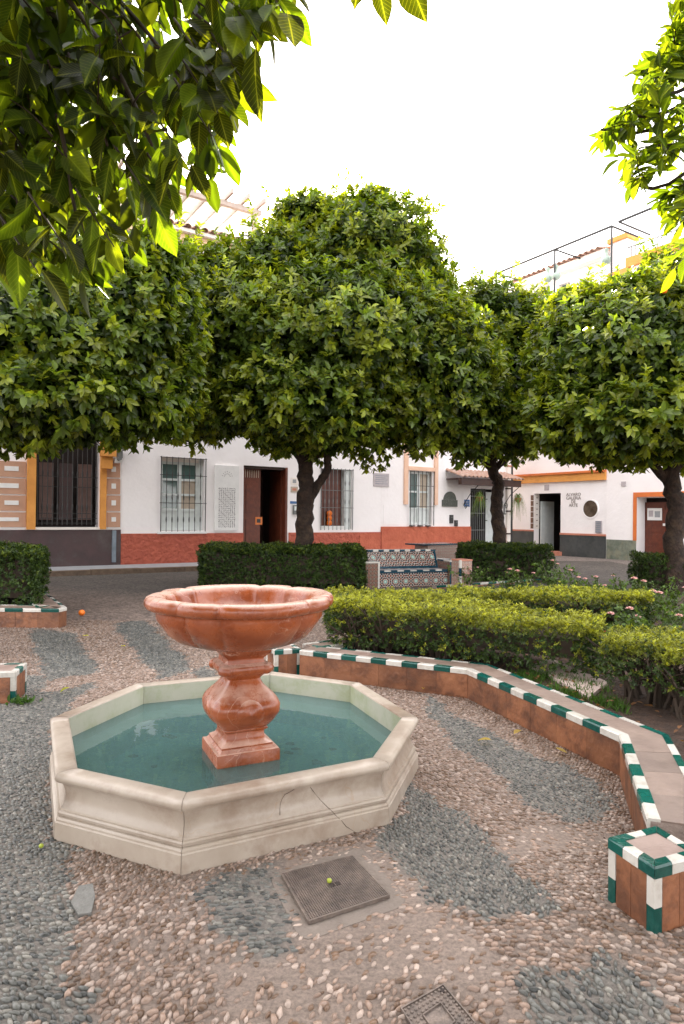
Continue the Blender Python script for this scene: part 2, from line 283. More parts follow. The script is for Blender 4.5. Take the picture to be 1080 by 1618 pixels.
M['azu'] = azulejo('star_azulejo', .23, 8, (.60, .55, .48), (.012, .014, .018), (.16, .045, .025), (.22, .42, .36))
M['azu2'] = azulejo('small_azulejo', .075, 4, (.34, .26, .19), (.03, .025, .02), (.18, .06, .04), (.09, .13, .11))
M['azu3'] = azulejo('pale_azulejo', .075, 4, (.55, .48, .42), (.20, .15, .12), (.34, .15, .10), (.36, .29, .24))
# ------------------------------------------------------------------ setting: ground
def inpoly(x, y, poly):
    x = np.asarray(x); y = np.asarray(y); c = np.zeros(x.shape, bool); n = len(poly)
    for i in range(n):
        x1, y1 = poly[i]; x2, y2 = poly[(i+1) % n]
        if y1 == y2: continue
        c ^= ((y1 > y) != (y2 > y)) & (x < (x2-x1)*(y-y1)/(y2-y1)+x1)
    return c
def GP(pts, z=0.): return [tuple(G(x, y, z)[:2]) for x, y in pts]
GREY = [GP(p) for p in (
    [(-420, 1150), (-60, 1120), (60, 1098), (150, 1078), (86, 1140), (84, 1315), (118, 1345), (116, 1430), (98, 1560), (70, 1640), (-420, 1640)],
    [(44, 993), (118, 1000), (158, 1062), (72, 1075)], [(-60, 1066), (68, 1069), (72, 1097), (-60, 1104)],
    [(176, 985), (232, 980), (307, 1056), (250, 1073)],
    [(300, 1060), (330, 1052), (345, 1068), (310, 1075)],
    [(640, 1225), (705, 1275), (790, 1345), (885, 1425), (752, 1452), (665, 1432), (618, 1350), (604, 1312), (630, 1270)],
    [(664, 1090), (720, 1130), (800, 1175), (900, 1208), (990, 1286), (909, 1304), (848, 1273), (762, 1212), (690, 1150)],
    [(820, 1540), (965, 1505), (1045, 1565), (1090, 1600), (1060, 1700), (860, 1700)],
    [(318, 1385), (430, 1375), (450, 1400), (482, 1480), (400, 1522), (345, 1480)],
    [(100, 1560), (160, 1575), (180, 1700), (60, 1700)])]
CEM = [GP(p) for p in (
    [(400, 1395), (440, 1358), (600, 1325), (640, 1360), (700, 1440), (560, 1480), (470, 1500), (420, 1450)],
    [(640, 1440), (720, 1450), (800, 1530), (830, 1640), (700, 1560), (560, 1560), (520, 1500)],
    [(775, 1322), (850, 1300), (988, 1318), (960, 1342), (840, 1345), (800, 1372)],
    [(330, 1520), (520, 1500), (600, 1580), (600, 1640), (380, 1640)])]
COVER = GP([(444, 1386), (556, 1357), (615, 1420), (487, 1462)])
COVER2 = GP([(700, 1560), (752, 1622), (690, 1690), (632, 1598)])
SURR = GP([(424, 1384), (570, 1336), (648, 1428), (476, 1490)])
PATCH = GP([(124, 1404), (146, 1400), (150, 1420), (144, 1446), (124, 1450), (112, 1430)])
# planter outline and basin outline are needed for where the pebbles stop
ZW = .235
OUT = [Vector((*G(x, y, ZW)[:2],)) for x, y in ((434, 1024), (473, 1027), (738, 1057), (978, 1160), (1023, 1292))]
bl, bn, bf = [Vector(G(x, y, ZW)[:2]) for x, y in ((962, 1324), (1034, 1371), (1036, 1306))]; br = bn+bf-bl
BOXQ = [bl, bn, br, bf]
BO = [G(x, y, .28) for x, y in ((79.3, 1136), (87, 1226), (287, 1272), (615, 1208), (661, 1136), (569.6, 1080), (429, 1062), (214, 1081.5))]
BC = sum(BO, Vector())/8; BC.z = 0
BOXY = [Vector((p.x, p.y)) for p in BO]
BED = [tuple(p) for p in OUT[1:]]+[tuple(bf), tuple(br), (4, 2.0), (9, 4), (9, 10), (1, 10), (.1, 7.4)]
def cols_ground(x, y):
    base = np.stack([.25+0*x, .185+0*x, .15+0*x], -1)
    px, py, z = proj(np.stack([x, y, 0*x], -1))
    # farther street: greyer brown asphalt-like paving with pale scuffs
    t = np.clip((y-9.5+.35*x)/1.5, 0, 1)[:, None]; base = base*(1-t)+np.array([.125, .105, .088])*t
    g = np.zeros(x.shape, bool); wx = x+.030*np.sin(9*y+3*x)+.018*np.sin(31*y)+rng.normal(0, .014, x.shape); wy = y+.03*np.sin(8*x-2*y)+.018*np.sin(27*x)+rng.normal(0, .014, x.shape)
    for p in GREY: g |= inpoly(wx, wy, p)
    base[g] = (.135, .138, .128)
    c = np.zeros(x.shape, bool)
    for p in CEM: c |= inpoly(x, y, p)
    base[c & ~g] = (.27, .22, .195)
    m = x*0
    for a, b, k, ph in ((1.1, .7, .25, 0), (2.3, -1.7, .2, 2), (4.1, 3.7, .12, 1), (-7, 5, .08, 4)): m += k*np.sin(a*x*1.7+b*y*1.9+ph)
    drop = np.clip((y-6.3-.3*x)/1.5, 0, 1)[:, None]*.32   # tree shade beyond the fountain, painted into the paving colour
    return base*(1+.35*m[:, None])*(1-drop), g, c
nx, ny = 220, 250
gx = np.linspace(-9, 9, nx); gy = np.linspace(1.0, 22, ny); X, Y = np.meshgrid(gx, gy); X = X.ravel(); Y = Y.ravel()
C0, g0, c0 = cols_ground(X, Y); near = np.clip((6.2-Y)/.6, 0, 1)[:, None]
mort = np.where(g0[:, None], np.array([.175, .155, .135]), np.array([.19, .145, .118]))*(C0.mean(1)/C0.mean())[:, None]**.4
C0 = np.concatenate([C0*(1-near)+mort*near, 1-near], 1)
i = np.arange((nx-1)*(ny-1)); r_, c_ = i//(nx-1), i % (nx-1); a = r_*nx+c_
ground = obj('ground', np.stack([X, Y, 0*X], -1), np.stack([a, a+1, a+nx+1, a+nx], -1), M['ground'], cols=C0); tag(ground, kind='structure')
mb = MB(); far = [(-150, -60), (150, -60), (150, 200), (-150, 200)]
inn = [(-9, 1), (9, 1), (9, 22), (-9, 22)]
V = [(x, y, 0) for x, y in far+inn]; F = [(k, (k+1) % 4, 4+(k+1) % 4, 4+k) for k in range(4)]
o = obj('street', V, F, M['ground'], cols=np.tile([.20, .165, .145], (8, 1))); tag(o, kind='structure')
# pebbles set on edge in the mortar: nearest 300 as objects, the rest one mass
def pebble_mesh(x, y, L, W, H, ang, col, n=8, rings=2):
    N = len(x); th = np.arange(n)*2*np.pi/n; wob = 1+.16*rng.standard_normal((N, n)).clip(-1.4, 1.4)
    prof = [(1., -.25), (.86, .55)] if rings == 2 else [(1., -.1)]
    P = []
    for rr, zz in prof:
        lx = np.cos(th)[None]*wob*rr*L[:, None]/2; ly = np.sin(th)[None]*wob*rr*W[:, None]/2
        ca, sa = np.cos(ang)[:, None], np.sin(ang)[:, None]
        P.append(np.stack([x[:, None]+ca*lx-sa*ly, y[:, None]+sa*lx+ca*ly, np.broadcast_to((zz*H)[:, None], lx.shape)], -1))
    P.append(np.stack([x, y, H], -1)[:, None]); P = np.concatenate(P, 1); nv = P.shape[1]
    off = (np.arange(N)*nv)[:, None]; F = []
    k = np.arange(n); k2 = (k+1) % n
    for q in range(len(prof)-1):
        for a_, b_, c_ in ((q*n+k, q*n+k2, (q+1)*n+k2), (q*n+k, (q+1)*n+k2, (q+1)*n+k)): F.append(np.stack([a_, b_, c_], -1))
    F.append(np.stack([(len(prof)-1)*n+k, (len(prof)-1)*n+k2, 0*k+nv-1], -1)); F = np.concatenate(F)
    FF = (F[None]+off[:, :, None]).reshape(-1, 3)
    return P.reshape(-1, 3), FF, np.repeat(col, nv, 0)
def scatter(x0, x1, y0, y1, d):
    xs = np.arange(x0, x1, d); ys = np.arange(y0, y1, d*.866); A, B = np.meshgrid(xs, ys); A = A+((np.arange(len(ys)) % 2)*d/2)[:, None]
    A = A.ravel()+rng.uniform(-.3, .3, A.size)*d; B = B.ravel()+rng.uniform(-.3, .3, B.size)*d
    keep = np.abs(A) < B*.60+.45; A = A[keep]; B = B[keep]
    k = np.ones(len(A), bool)
    # keep clear of what stands on the ground
    sc_ = np.mean(SURR, 0); SMALL = [tuple(sc_+(np.array(p)-sc_)*.86) for p in SURR]
    for poly in ([(p.x, p.y) for p in BOXY], BED, [tuple(p) for p in BOXQ], COVER2, SMALL, PATCH): k &= ~inpoly(A, B, poly)
    return A[k], B[k]
def pebbles(x0, x1, y0, y1, d, sz, n, rings):
    x, y = scatter(x0, x1, y0, y1, d); col, g, c = cols_ground(x, y)
    p = np.full(len(x), .96); p[c & ~g] = .45; p[c & g] = .8
    lown = .5+.5*np.sin(2.1*x+.8*y)*np.sin(1.3*y-2.2*x+1); p *= .80+.20*np.clip(lown*2.2, 0, 1)
    k = rng.random(len(x)) < p; x, y, g, c = x[k], y[k], g[k], c[k]; N = len(x)
    L = sz*rng.uniform(.75, 1.35, N); W = L*rng.uniform(.36, .72, N); H = sz*rng.uniform(.18, .38, N)
    H[c] *= .6
    ang = np.where(g, -.9, .35)+.9*np.sin(1.7*x+1.1*y)+rng.normal(0, .38, N)
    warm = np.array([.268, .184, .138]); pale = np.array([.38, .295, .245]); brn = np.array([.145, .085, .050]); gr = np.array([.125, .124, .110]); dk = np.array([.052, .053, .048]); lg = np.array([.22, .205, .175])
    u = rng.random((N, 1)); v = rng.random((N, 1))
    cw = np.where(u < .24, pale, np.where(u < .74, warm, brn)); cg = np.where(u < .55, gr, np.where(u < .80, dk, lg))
    cc = np.where(g[:, None], cg, cw)*(.75+.5*v); cc[c & ~g] *= 1.2; cc *= (1-np.clip((y-6.3-.3*x)/1.5, 0, 1)*.32)[:, None]  # far pebbles get the same painted tree shade as the paving
    return x, y, L, W, H, ang, cc
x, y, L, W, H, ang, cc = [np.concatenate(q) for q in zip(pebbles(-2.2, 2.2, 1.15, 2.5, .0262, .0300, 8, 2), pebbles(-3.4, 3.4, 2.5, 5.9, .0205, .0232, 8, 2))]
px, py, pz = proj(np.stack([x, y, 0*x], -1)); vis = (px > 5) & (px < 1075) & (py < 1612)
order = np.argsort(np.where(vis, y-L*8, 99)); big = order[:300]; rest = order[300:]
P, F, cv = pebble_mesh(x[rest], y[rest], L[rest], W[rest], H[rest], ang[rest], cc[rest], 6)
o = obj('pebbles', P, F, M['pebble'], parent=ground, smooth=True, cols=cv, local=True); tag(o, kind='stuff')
tmpl = []
for q in range(24):
    b = big[q*12]; P, F, cv = pebble_mesh(np.zeros(1), np.zeros(1), np.ones(1), np.array([.62]), np.array([.32]), np.zeros(1), cc[b:b+1], 10)
    tmpl.append(mesh(P, F, M['pebble'], True, cv, 'pebble'))
for q, b in enumerate(big):
    o = link(bpy.data.objects.new('pebble', tmpl[q//12 if rng.random() < .0 else int(np.argmin([abs(cc[big[t*12]]-cc[b]).sum() for t in range(24)]))])); o.parent = ground
    o.location = (x[b], y[b], 0); o.rotation_euler.z = ang[b]; o.scale = (L[b], W[b]/.62, L[b])
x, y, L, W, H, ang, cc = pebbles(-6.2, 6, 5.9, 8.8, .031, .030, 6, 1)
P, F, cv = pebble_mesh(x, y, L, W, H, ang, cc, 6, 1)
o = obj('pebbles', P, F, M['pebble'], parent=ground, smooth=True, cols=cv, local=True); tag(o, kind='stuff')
# flat grey stone let into the pebbles
def plate(name, poly, z0, z1, mat, parent=None, loc=None):
    n = len(poly); V = [(x, y, z0) for x, y in poly]+[(x, y, z1) for x, y in poly]
    F = [tuple(range(n, 2*n)), tuple(range(n))[::-1]]+[(i, (i+1) % n, n+(i+1) % n, n+i) for i in range(n)]
    a = sum((poly[i][0]*poly[(i+1) % n][1]-poly[(i+1) % n][0]*poly[i][1]) for i in range(n))
    if a < 0: F = [f[::-1] for f in F]
    return obj(name, V, F, mat, parent, loc=loc)
plate('paving_stone', PATCH, -.02, .012, material('flat_grey_stone', (.175, .17, .155), (.13, .127, .115), 12, .6, .4, 50), ground)
def rounded(poly, r=.12):
    out = []; n = len(poly)
    for i in range(n):
        p, a, b = Vector(poly[i]), Vector(poly[i-1]), Vector(poly[(i+1) % n])
        for t in range(4):
            s = t/3; q0 = p+(a-p)*r*(1-s); q1 = p+(b-p)*r*s; out.append(tuple(p+(a-p)*r*(1-s)**2+(b-p)*r*s**2))
    return out
# ------------------------------------------------------------------ inspection covers
t = thing('drain_cover', 'square cast iron drain cover with small waffle grid in front of the fountain basin', 'drain cover', (sum(p[0] for p in COVER)/4, sum(p[1] for p in COVER)/4, 0))
plate('cement_surround', rounded(SURR, .14), -.02, .002, M['cement'], t)
plate('plate', rounded(COVER, .05), -.01, .010, material('rusty_dark_iron', (.07, .05, .04), (.11, .08, .06), 20, .6, .3, 60, metal=.3), t)
c = [Vector(p) for p in COVER]; mb = MB()
def lerp4(u, v): return (c[0]*(1-u)+c[1]*u)*(1-v)+(c[3]*(1-u)+c[2]*u)*v
def barq(u0, u1, v0, v1): return [lerp4(u0, v0), lerp4(u1, v0), lerp4(u1, v1), lerp4(u0, v1)]
NG = 36
for i in range(NG+1):
    u = .02+.96*i/NG; h = .0046
    mb.hexa(barq(u-h, u+h, .02, .98), .009, .0155)
    if not 16 < i < 20: mb.hexa(barq(.02, .98, u-h, u+h), .009, .0153)
    else: mb.hexa(barq(.02, .43, u-h, u+h), .009, .0153); mb.hexa(barq(.57, .98, u-h, u+h), .009, .0153)
o = mb.obj('waffle_grid', M['castiron'], t); tag(o, kind='stuff')
mb = MB(); mb.hexa(barq(0, 1, -.008, .012), .004, .017); mb.hexa(barq(0, 1, .988, 1.008), .004, .017); mb.hexa(barq(-.006, .01, .012, .988), .004, .017); mb.hexa(barq(.99, 1.006, .012, .988), .004, .017); mb.obj('rim', M['castiron'], t)
for u in (.45, .535):
    mb = MB(); mb.hexa(barq(u, u+.055, .47, .54), .012, .0165); mb.obj('lifting_slot', M['dark'], t)
c2 = COVER2; t = thing('inspection_cover', 'small studded cast iron inspection cover cut off at the bottom edge', 'inspection cover', (sum(p[0] for p in c2)/4, sum(p[1] for p in c2)/4, 0))
plate('plate', rounded(c2, .05), -.02, .008, M['castiron'], t)
c = [Vector(p) for p in c2]; mb = MB()
for i in range(11):
    for j in range(11):
        if 2 < i < 8 and 2 < j < 8: continue
        q = lerp4(.06+.088*i, .06+.088*j); mb.lathe([(.006, 0), (.004, .005), (0.001, .006)], (q.x, q.y, .007), 6)
o = mb.obj('studs', M['castiron'], t); tag(o, kind='stuff')
mb = MB()
for u0, u1, v0, v1 in ((0, 1, 0, .025), (0, 1, .975, 1), (0, .025, .025, .975), (.975, 1, .025, .975), (.28, .72, .28, .30), (.28, .72, .70, .72), (.28, .30, .30, .70), (.70, .72, .30, .70)): mb.hexa(barq(u0, u1, v0, v1), .006, .0135)
mb.obj('rim', M['castiron'], t)
mb = MB(); q = lerp4(.09, .09); mb.lathe([(.011, 0), (.011, .0085)], (q.x, q.y, .003), 10); mb.obj('bolt_hole', M['dark'], t)
# ------------------------------------------------------------------ fountain
ft = thing('fountain', 'red marble baroque fountain with lobed bowl standing in a pale octagonal marble basin', 'fountain', tuple(BC))
def offpoly(P, d):    # offset closed polygon outward by d, keeping corners mitred
    n = len(P); c = sum(P, Vector((0, 0)))/n; out = []
    for i in range(n):
        a, p, b = P[i-1], P[i], P[(i+1) % n]
        n1 = Vector(((p-a).y, -(p-a).x)).normalized(); n2 = Vector(((b-p).y, -(b-p).x)).normalized()
        if n1.dot(p-c) < 0: n1 = -n1
        if n2.dot(p-c) < 0: n2 = -n2
        m = (n1+n2).normalized(); out.append(p+m*(d/m.dot(n1)))
    return out
PROF = [(-.095, -.02), (-.095, .150), (-.095, .284), (-.091, .2895), (-.084, .2915), (-.045, .2925), (-.018, .291), (-.008, .287), (-.001, .278), (.001, .268), (-.002, .257), (-.010, .249), (-.022, .244), (-.030, .240),
        (-.037, .225), (-.043, .205), (-.045, .185), (-.043, .165), (-.036, .145), (-.026, .132), (-.024, .124), (-.016, .122), (-.012, .115), (-.014, .107), (-.022, .104), (-.022, .099), (-.012, .096), (-.006, .088), (-.006, .080), (-.001, .075), (.002, .0), (.002, -.03)]
rings = [offpoly(BOXY, d) for d, z in PROF]
for i in range(8):
    j = (i+1) % 8; V = []; F = []; NS = 9
    for r, (d, z) in zip(rings, PROF):
        for s in range(NS):
            L_ = (r[j]-r[i]).length; g = .0012/L_; u = g+(1-2*g)*s/(NS-1); p = r[i].lerp(r[j], u); V.append((p.x, p.y, z))
    m = len(PROF)
    for a in range(m-1):
        for s in range(NS-1): F.append((a*NS+s, a*NS+s+1, (a+1)*NS+s+1, (a+1)*NS+s))
    F.append(tuple(a*NS for a in range(m))[::-1]); F.append(tuple(a*NS+NS-1 for a in range(m)))
    # faces looking into the pool carry the algae
    o = obj('basin_panel', V, F, M['marble'], ft); o.data.materials.append(M['marble_in'])
    for k_, pl in enumerate(o.data.polygons):
        pl.use_smooth = k_ < (m-1)*(NS-1) and 3*(NS-1) <= k_ < 13*(NS-1) or 14*(NS-1) <= k_ < 19*(NS-1) and k_ < (m-1)*(NS-1)
        if k_ < 2*(NS-1): pl.material_index = 1
oz = [q[1] for q in PROF[8:]][::-1]; od = [q[0] for q in PROF[8:]][::-1]
def crack(pts):
    a, b = BOXY[2], BOXY[3]; nn = Vector(((b-a).y, -(b-a).x)).normalized(); out = []
    if nn.dot(a-BOXY[6]) < 0: nn = -nn
    for x_, y_ in pts:
        z = .2
        for _ in range(6):
            o_ = a+nn*(float(np.interp(z, oz, od))+.0005); d = ray(x_, y_); t = o_.dot(nn)/(d.x*nn.x+d.y*nn.y); z = (CAM+d*t).z
        out.append(CAM+d*t)
    mb = MB(); mb.tube(out, [.0004+.0009*random.random() for _ in out], 5); mb.obj('crack', M['soil'], ft)
crack([(x_+random.uniform(-1, 1), y_) for x_, y_ in ((490, 1243), (494, 1248), (499, 1256), (507, 1264), (515, 1273), (524, 1281), (532, 1289), (540, 1297), (547, 1305), (560, 1314), (575, 1322), (588, 1330))])
crack([(x_+random.uniform(-.6, .6), y_) for x_, y_ in ((468, 1245), (460, 1250), (450, 1255), (445, 1262), (443, 1270), (442, 1280), (442, 1288))])
pin = offpoly(BOXY, -.094); led = offpoly(BOXY, -.26)
plate('basin_floor', [tuple(p) for p in pin], -.01, .012, M['poolfloor'], ft)
V = [(p.x, p.y, .118) for p in pin]+[(p.x, p.y, .118) for p in led]+[(p.x, p.y, .01) for p in led]
o = obj('basin_ledge', V, [(i, (i+1) % 8, 8+(i+1) % 8, 8+i) for i in range(8)]+[(8+i, 8+(i+1) % 8, 16+(i+1) % 8, 16+i) for i in range(8)], M['marble_in'], ft)
mb = MB(); cf = at(300, 1110, BC.y+.55); mb.hexa([(cf.x-.16, cf.y), (cf.x+.22, cf.y), (cf.x+.22, cf.y+.2), (cf.x-.16, cf.y+.2)], .012, .14); mb.obj('sunken_block', M['marble_in'], ft)
# mineral silt on the floor
for k_ in range(26):
    p = G(random.choice([random.gauss(500, 60), random.uniform(170, 560)]), random.uniform(1130, 1195), .12)
    if not inpoly(np.array([p.x]), np.array([p.y]), [tuple(q) for q in led])[0]: continue
    r = random.uniform(.008, .035); pts = [(p.x+r*random.uniform(.7, 1.5)*math.cos(a), p.y+r*random.uniform(.6, 1.1)*math.sin(a)) for a in np.linspace(0, 5.7, 8)]
    o = plate('algae_clump', pts, .0121, .018, M['soil'], ft)
pw = offpoly(BOXY, -.0955)
wt = obj('water', [(p.x, p.y, .17) for p in pw], [tuple(range(8))], M['water']); tag(wt, kind='structure')
if wt.data.polygons[0].normal.z < 0: wt.data.flip_normals()
# vase pedestal: square plan turned 25 degrees, section softens in the bulge
PC = at(380, 1100, 3.5); PRZ = R(25)
def section(half, n_exp, z, N=48, lobe=0.):
    out = []
    for k in range(N):
        a = 2*math.pi*k/N; ca, sa = math.cos(a), math.sin(a); r = half/((abs(ca)**n_exp+abs(sa)**n_exp)**(1/n_exp)); r *= 1+lobe*math.cos(4*a)
        x, y = r*ca, r*sa; out.append((PC.x+x*math.cos(PRZ)-y*math.sin(PRZ), PC.y+x*math.sin(PRZ)+y*math.cos(PRZ), z))
    return out
def loft(name, secs, mat, parent, smooth=True, N=48):
    V = []; F = []
    for s in secs: V += section(*s, N=N) if len(s) == 3 else section(s[0], s[1], s[2], N, s[3])
    for i in range(len(secs)-1):
        for k in range(N): F.append((i*N+k, i*N+(k+1) % N, (i+1)*N+(k+1) % N, (i+1)*N+k))
    F.append(tuple(range(N))[::-1]); F.append(tuple((len(secs)-1)*N+k for k in range(N)))
    o = obj(name, V, F, mat, parent, smooth=smooth)
    if smooth:
        m = o.modifiers.new('bevel', 'EDGE_SPLIT'); m.split_angle = R(38)
    return o
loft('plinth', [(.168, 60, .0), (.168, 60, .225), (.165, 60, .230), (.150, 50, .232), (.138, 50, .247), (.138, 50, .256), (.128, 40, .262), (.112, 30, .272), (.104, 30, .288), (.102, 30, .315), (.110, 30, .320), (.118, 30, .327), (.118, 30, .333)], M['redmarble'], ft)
bul = []
for k in range(22):
    u = k/21; z = .333+u*(.585-.333)
    hh = np.interp(u, [0, .08, .2, .34, .48, .6, .72, .84, .93, 1], [.112, .134, .162, .183, .186, .172, .144, .110, .092, .086])
    e = np.interp(u, [0, .2, .45, .75, 1], [9, 5.5, 4.5, 6, 12]); bul.append((hh, e, z, .0))
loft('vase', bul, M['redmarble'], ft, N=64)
# raised oval cartouche on each vase face
for k in range(4):
    a = PRZ+k*math.pi/2; nx_, ny_ = math.cos(a), math.sin(a); V = []; F = []
    for j in range(5):
        rr = [1, .97, .9, .6, .0][j]; dd = [-.02, .004, .010, .012, .013][j]
        for q in range(20):
            th = 2*math.pi*q/20; u_ = math.cos(th)*.085*rr*(1-.12*math.sin(th)); v_ = math.sin(th)*.075*rr; z = .425+v_
            hh = np.interp((z-.333)/.252, [0, .08, .2, .34, .48, .6, .72, .84, .93, 1], [.112, .134, .162, .183, .186, .172, .144, .110, .092, .086])-.003
            hh -= .10*(abs(u_)/.18)**3
            V.append((PC.x+nx_*(hh+dd)-ny_*u_, PC.y+ny_*(hh+dd)+nx_*u_, z))
    for j in range(4):
        for q in range(20): F.append((j*20+q, j*20+(q+1) % 20, (j+1)*20+(q+1) % 20, (j+1)*20+q))
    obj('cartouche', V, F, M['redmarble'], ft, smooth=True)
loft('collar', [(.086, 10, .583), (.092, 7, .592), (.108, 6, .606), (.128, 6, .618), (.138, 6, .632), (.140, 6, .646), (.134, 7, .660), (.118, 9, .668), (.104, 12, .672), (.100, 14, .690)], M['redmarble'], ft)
for k in range(4):        # scroll volutes on the collar corners
    a = PRZ+math.pi/4+k*math.pi/2; cx, cy = PC.x+math.cos(a)*.158, PC.y+math.sin(a)*.158; V = []; F = []
    tx, ty = -math.sin(a), math.cos(a); mb = MB()
    mb.tube([(cx-tx*.034, cy-ty*.034, .640), (cx-tx*.02, cy-ty*.02, .641), (cx, cy, .642), (cx+tx*.02, cy+ty*.02, .641), (cx+tx*.034, cy+ty*.034, .640)], [.020, .027, .029, .027, .020], 12)
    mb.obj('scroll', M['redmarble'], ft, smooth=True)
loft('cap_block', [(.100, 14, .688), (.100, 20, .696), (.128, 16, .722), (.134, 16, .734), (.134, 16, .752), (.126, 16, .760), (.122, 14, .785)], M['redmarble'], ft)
# lobed bowl: four wide lobes with four narrow ones between
def bowl():
    N = 176; BR = R(-20)
    def rad(a, R_):
        b = (a-BR) % (math.pi/2); b = b-math.pi/4      # wide lobe centred
        wdt = R(31)
        if abs(b) < wdt: f = .925+.075*math.cos(b/wdt*math.pi/2)**.6
        else: f = .93+.045*math.sin((abs(b)-wdt)/(math.pi/4-wdt)*math.pi/2)**.7
        return f*R_
    def cusp(a):
        b = abs(((a-BR) % (math.pi/2))-math.pi/4); return math.exp(-((b-R(31))/R(2.4))**2)
    # (radius fraction, z, how much the lobes show)
    pr = [(.10, .745, .0), (.26, .748, .2), (.42, .756, .55), (.56, .770, .85), (.67, .792, 1), (.76, .826, 1), (.825, .870, 1), (.875, .905, 1), (.885, .940, 1), (.882, .952, 1), (.90, .958, 1), (.945, .958, 1), (.985, .968, 1), (1.0, .984, 1), (.998, 1.002, 1), (.98, 1.018, 1), (.945, 1.026, 1), (.89, 1.027, 1), (.84, 1.022, .95),
          (.80, 1.010, .85), (.775, .985, .75), (.75, .95, .7), (.69, .91, .6), (.55, .865, .6), (.35, .848, .3), (.15, .842, .1), (.02, .841, 0)]
    V = []; F = []
    for f, z, s in pr:
        for k in range(N):
            a = 2*math.pi*k/N; r = (.475*(1-s)+rad(a, .505)*s)*f-cusp(a)*.015*s; zz = z-cusp(a)*.006
            V.append((PC.x+r*math.cos(a), PC.y+r*math.sin(a), zz))
    for i in range(len(pr)-1):
        for k in range(N): F.append((i*N+k, i*N+(k+1) % N, (i+1)*N+(k+1) % N, (i+1)*N+k))
    F.append(tuple(range(N))[::-1]); F.append(tuple((len(pr)-1)*N+k for k in range(N)))
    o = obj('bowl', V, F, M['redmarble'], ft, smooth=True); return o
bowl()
# ------------------------------------------------------------------ low planter walls with glazed borders
def mitre(P, d, closed=False):
    n = len(P); out = []
    for i in range(n):
        a = P[i-1] if (i > 0 or closed) else None; b = P[(i+1) % n] if (i < n-1 or closed) else None; p = P[i]
        ns = [Vector((-(q[1]-q_[1]), q[0]-q_[0])).normalized() for q_, q in ((a, p), (p, b)) if q_ is not None and q is not None]
        m = sum(ns, Vector((0, 0))).normalized(); out.append(p+m*(d/m.dot(ns[0])))
    return out
def strip_tiles(parent, name_c, A0, A1, B0, B1, z0, z1, n, first=0, colors='gw', ch=.007, proud=True, gap=.0012, lg=()):
    L = (A1-A0).length
    for k in range(n):
        g = gap/L; u0, u1 = k/n+g, (k+1)/n-g; a0, a1, b0, b1 = A0.lerp(A1, u0), A0.lerp(A1, u1), B0.lerp(B1, u0), B0.lerp(B1, u1)
        din = (b0-a0).normalized()*ch; din1 = (b1-a1).normalized()*ch
        V = [(a0.x, a0.y, z0), (a0.x, a0.y, z1-ch), (a0.x+din.x, a0.y+din.y, z1), (b0.x, b0.y, z1), (b0.x, b0.y, z0), (a1.x, a1.y, z0), (a1.x, a1.y, z1-ch), (a1.x+din1.x, a1.y+din1.y, z1), (b1.x, b1.y, z1), (b1.x, b1.y, z0)]
        V = [(x, y, z+random.uniform(-.0006, .0006)) for x, y, z in V]
        F = [(0, 1, 6, 5), (1, 2, 7, 6), (2, 3, 8, 7), (3, 4, 9, 8), (4, 0, 5, 9), (4, 3, 2, 1, 0), (5, 6, 7, 8, 9)]
        c = colors[(k+first) % len(colors)]; mt = M['tile_w'] if c == 'w' else M['tile_n'] if c == 'n' else (M['tile_lg'] if (k in lg) else M['tile_g'])
        obj('border_tile', V, F, mt, parent)
def lowwall(t, P, width, ztop, tl=.145, first=0, lgs=(), inner=True, facew=.27, zb=-.02):
    A = mitre(P, 0); f0 = mitre(P, .010); B = mitre(P, .048); C_ = mitre(P, width-.042); D = mitre(P, width); f1 = mitre(P, width-.01)
    ext = mitre(P, -.004)
    for i in range(len(P)-1):
        L = (P[i+1]-P[i]).length; n = max(1, round(L/tl)); mb = MB()
        mb.hexa([f0[i], f0[i+1], f1[i+1], f1[i]], zb, ztop-.012); mb.obj('wall_core', M['mortar'], t)
        strip_tiles(t, '', ext[i], ext[i+1], B[i], B[i+1], ztop-.042, ztop, n, first, lg=lgs[i] if i < len(lgs) else ()); 
        if inner: strip_tiles(t, '', D[i], D[i+1], C_[i], C_[i+1], ztop-.042, ztop, n, first+1)
        m = max(1, round(L/.30)); g = .001/L
        for k in range(m):
            u0, u1 = k/m+g, (k+1)/m-g; mb = MB(); dz = random.uniform(-.001, .001)
            mb.hexa([B[i].lerp(B[i+1], u0), B[i].lerp(B[i+1], u1), C_[i].lerp(C_[i+1], u1), C_[i].lerp(C_[i+1], u0)], ztop-.03, ztop-.004+dz)
            mb.obj('coping_tile', M['toptile2'] if random.random() < .12 else M['toptile'], t)
        m = max(1, round(L/facew))
        for k in range(m):
            u0, u1 = k/m+g, (k+1)/m-g; mb = MB(); off = random.uniform(-.001, .001)
            n_ = Vector((-(P[i+1]-P[i]).y, (P[i+1]-P[i]).x)).normalized()*(.001+off)
            a0, a1 = A[i].lerp(A[i+1], u0)+n_, A[i].lerp(A[i+1], u1)+n_; b0, b1 = f0[i].lerp(f0[i+1], u0), f0[i].lerp(f0[i+1], u1)
            mb.hexa([a0, a1, b1, b0], zb, ztop-.0435); mb.obj('facing_tile', M['facetile'], t)
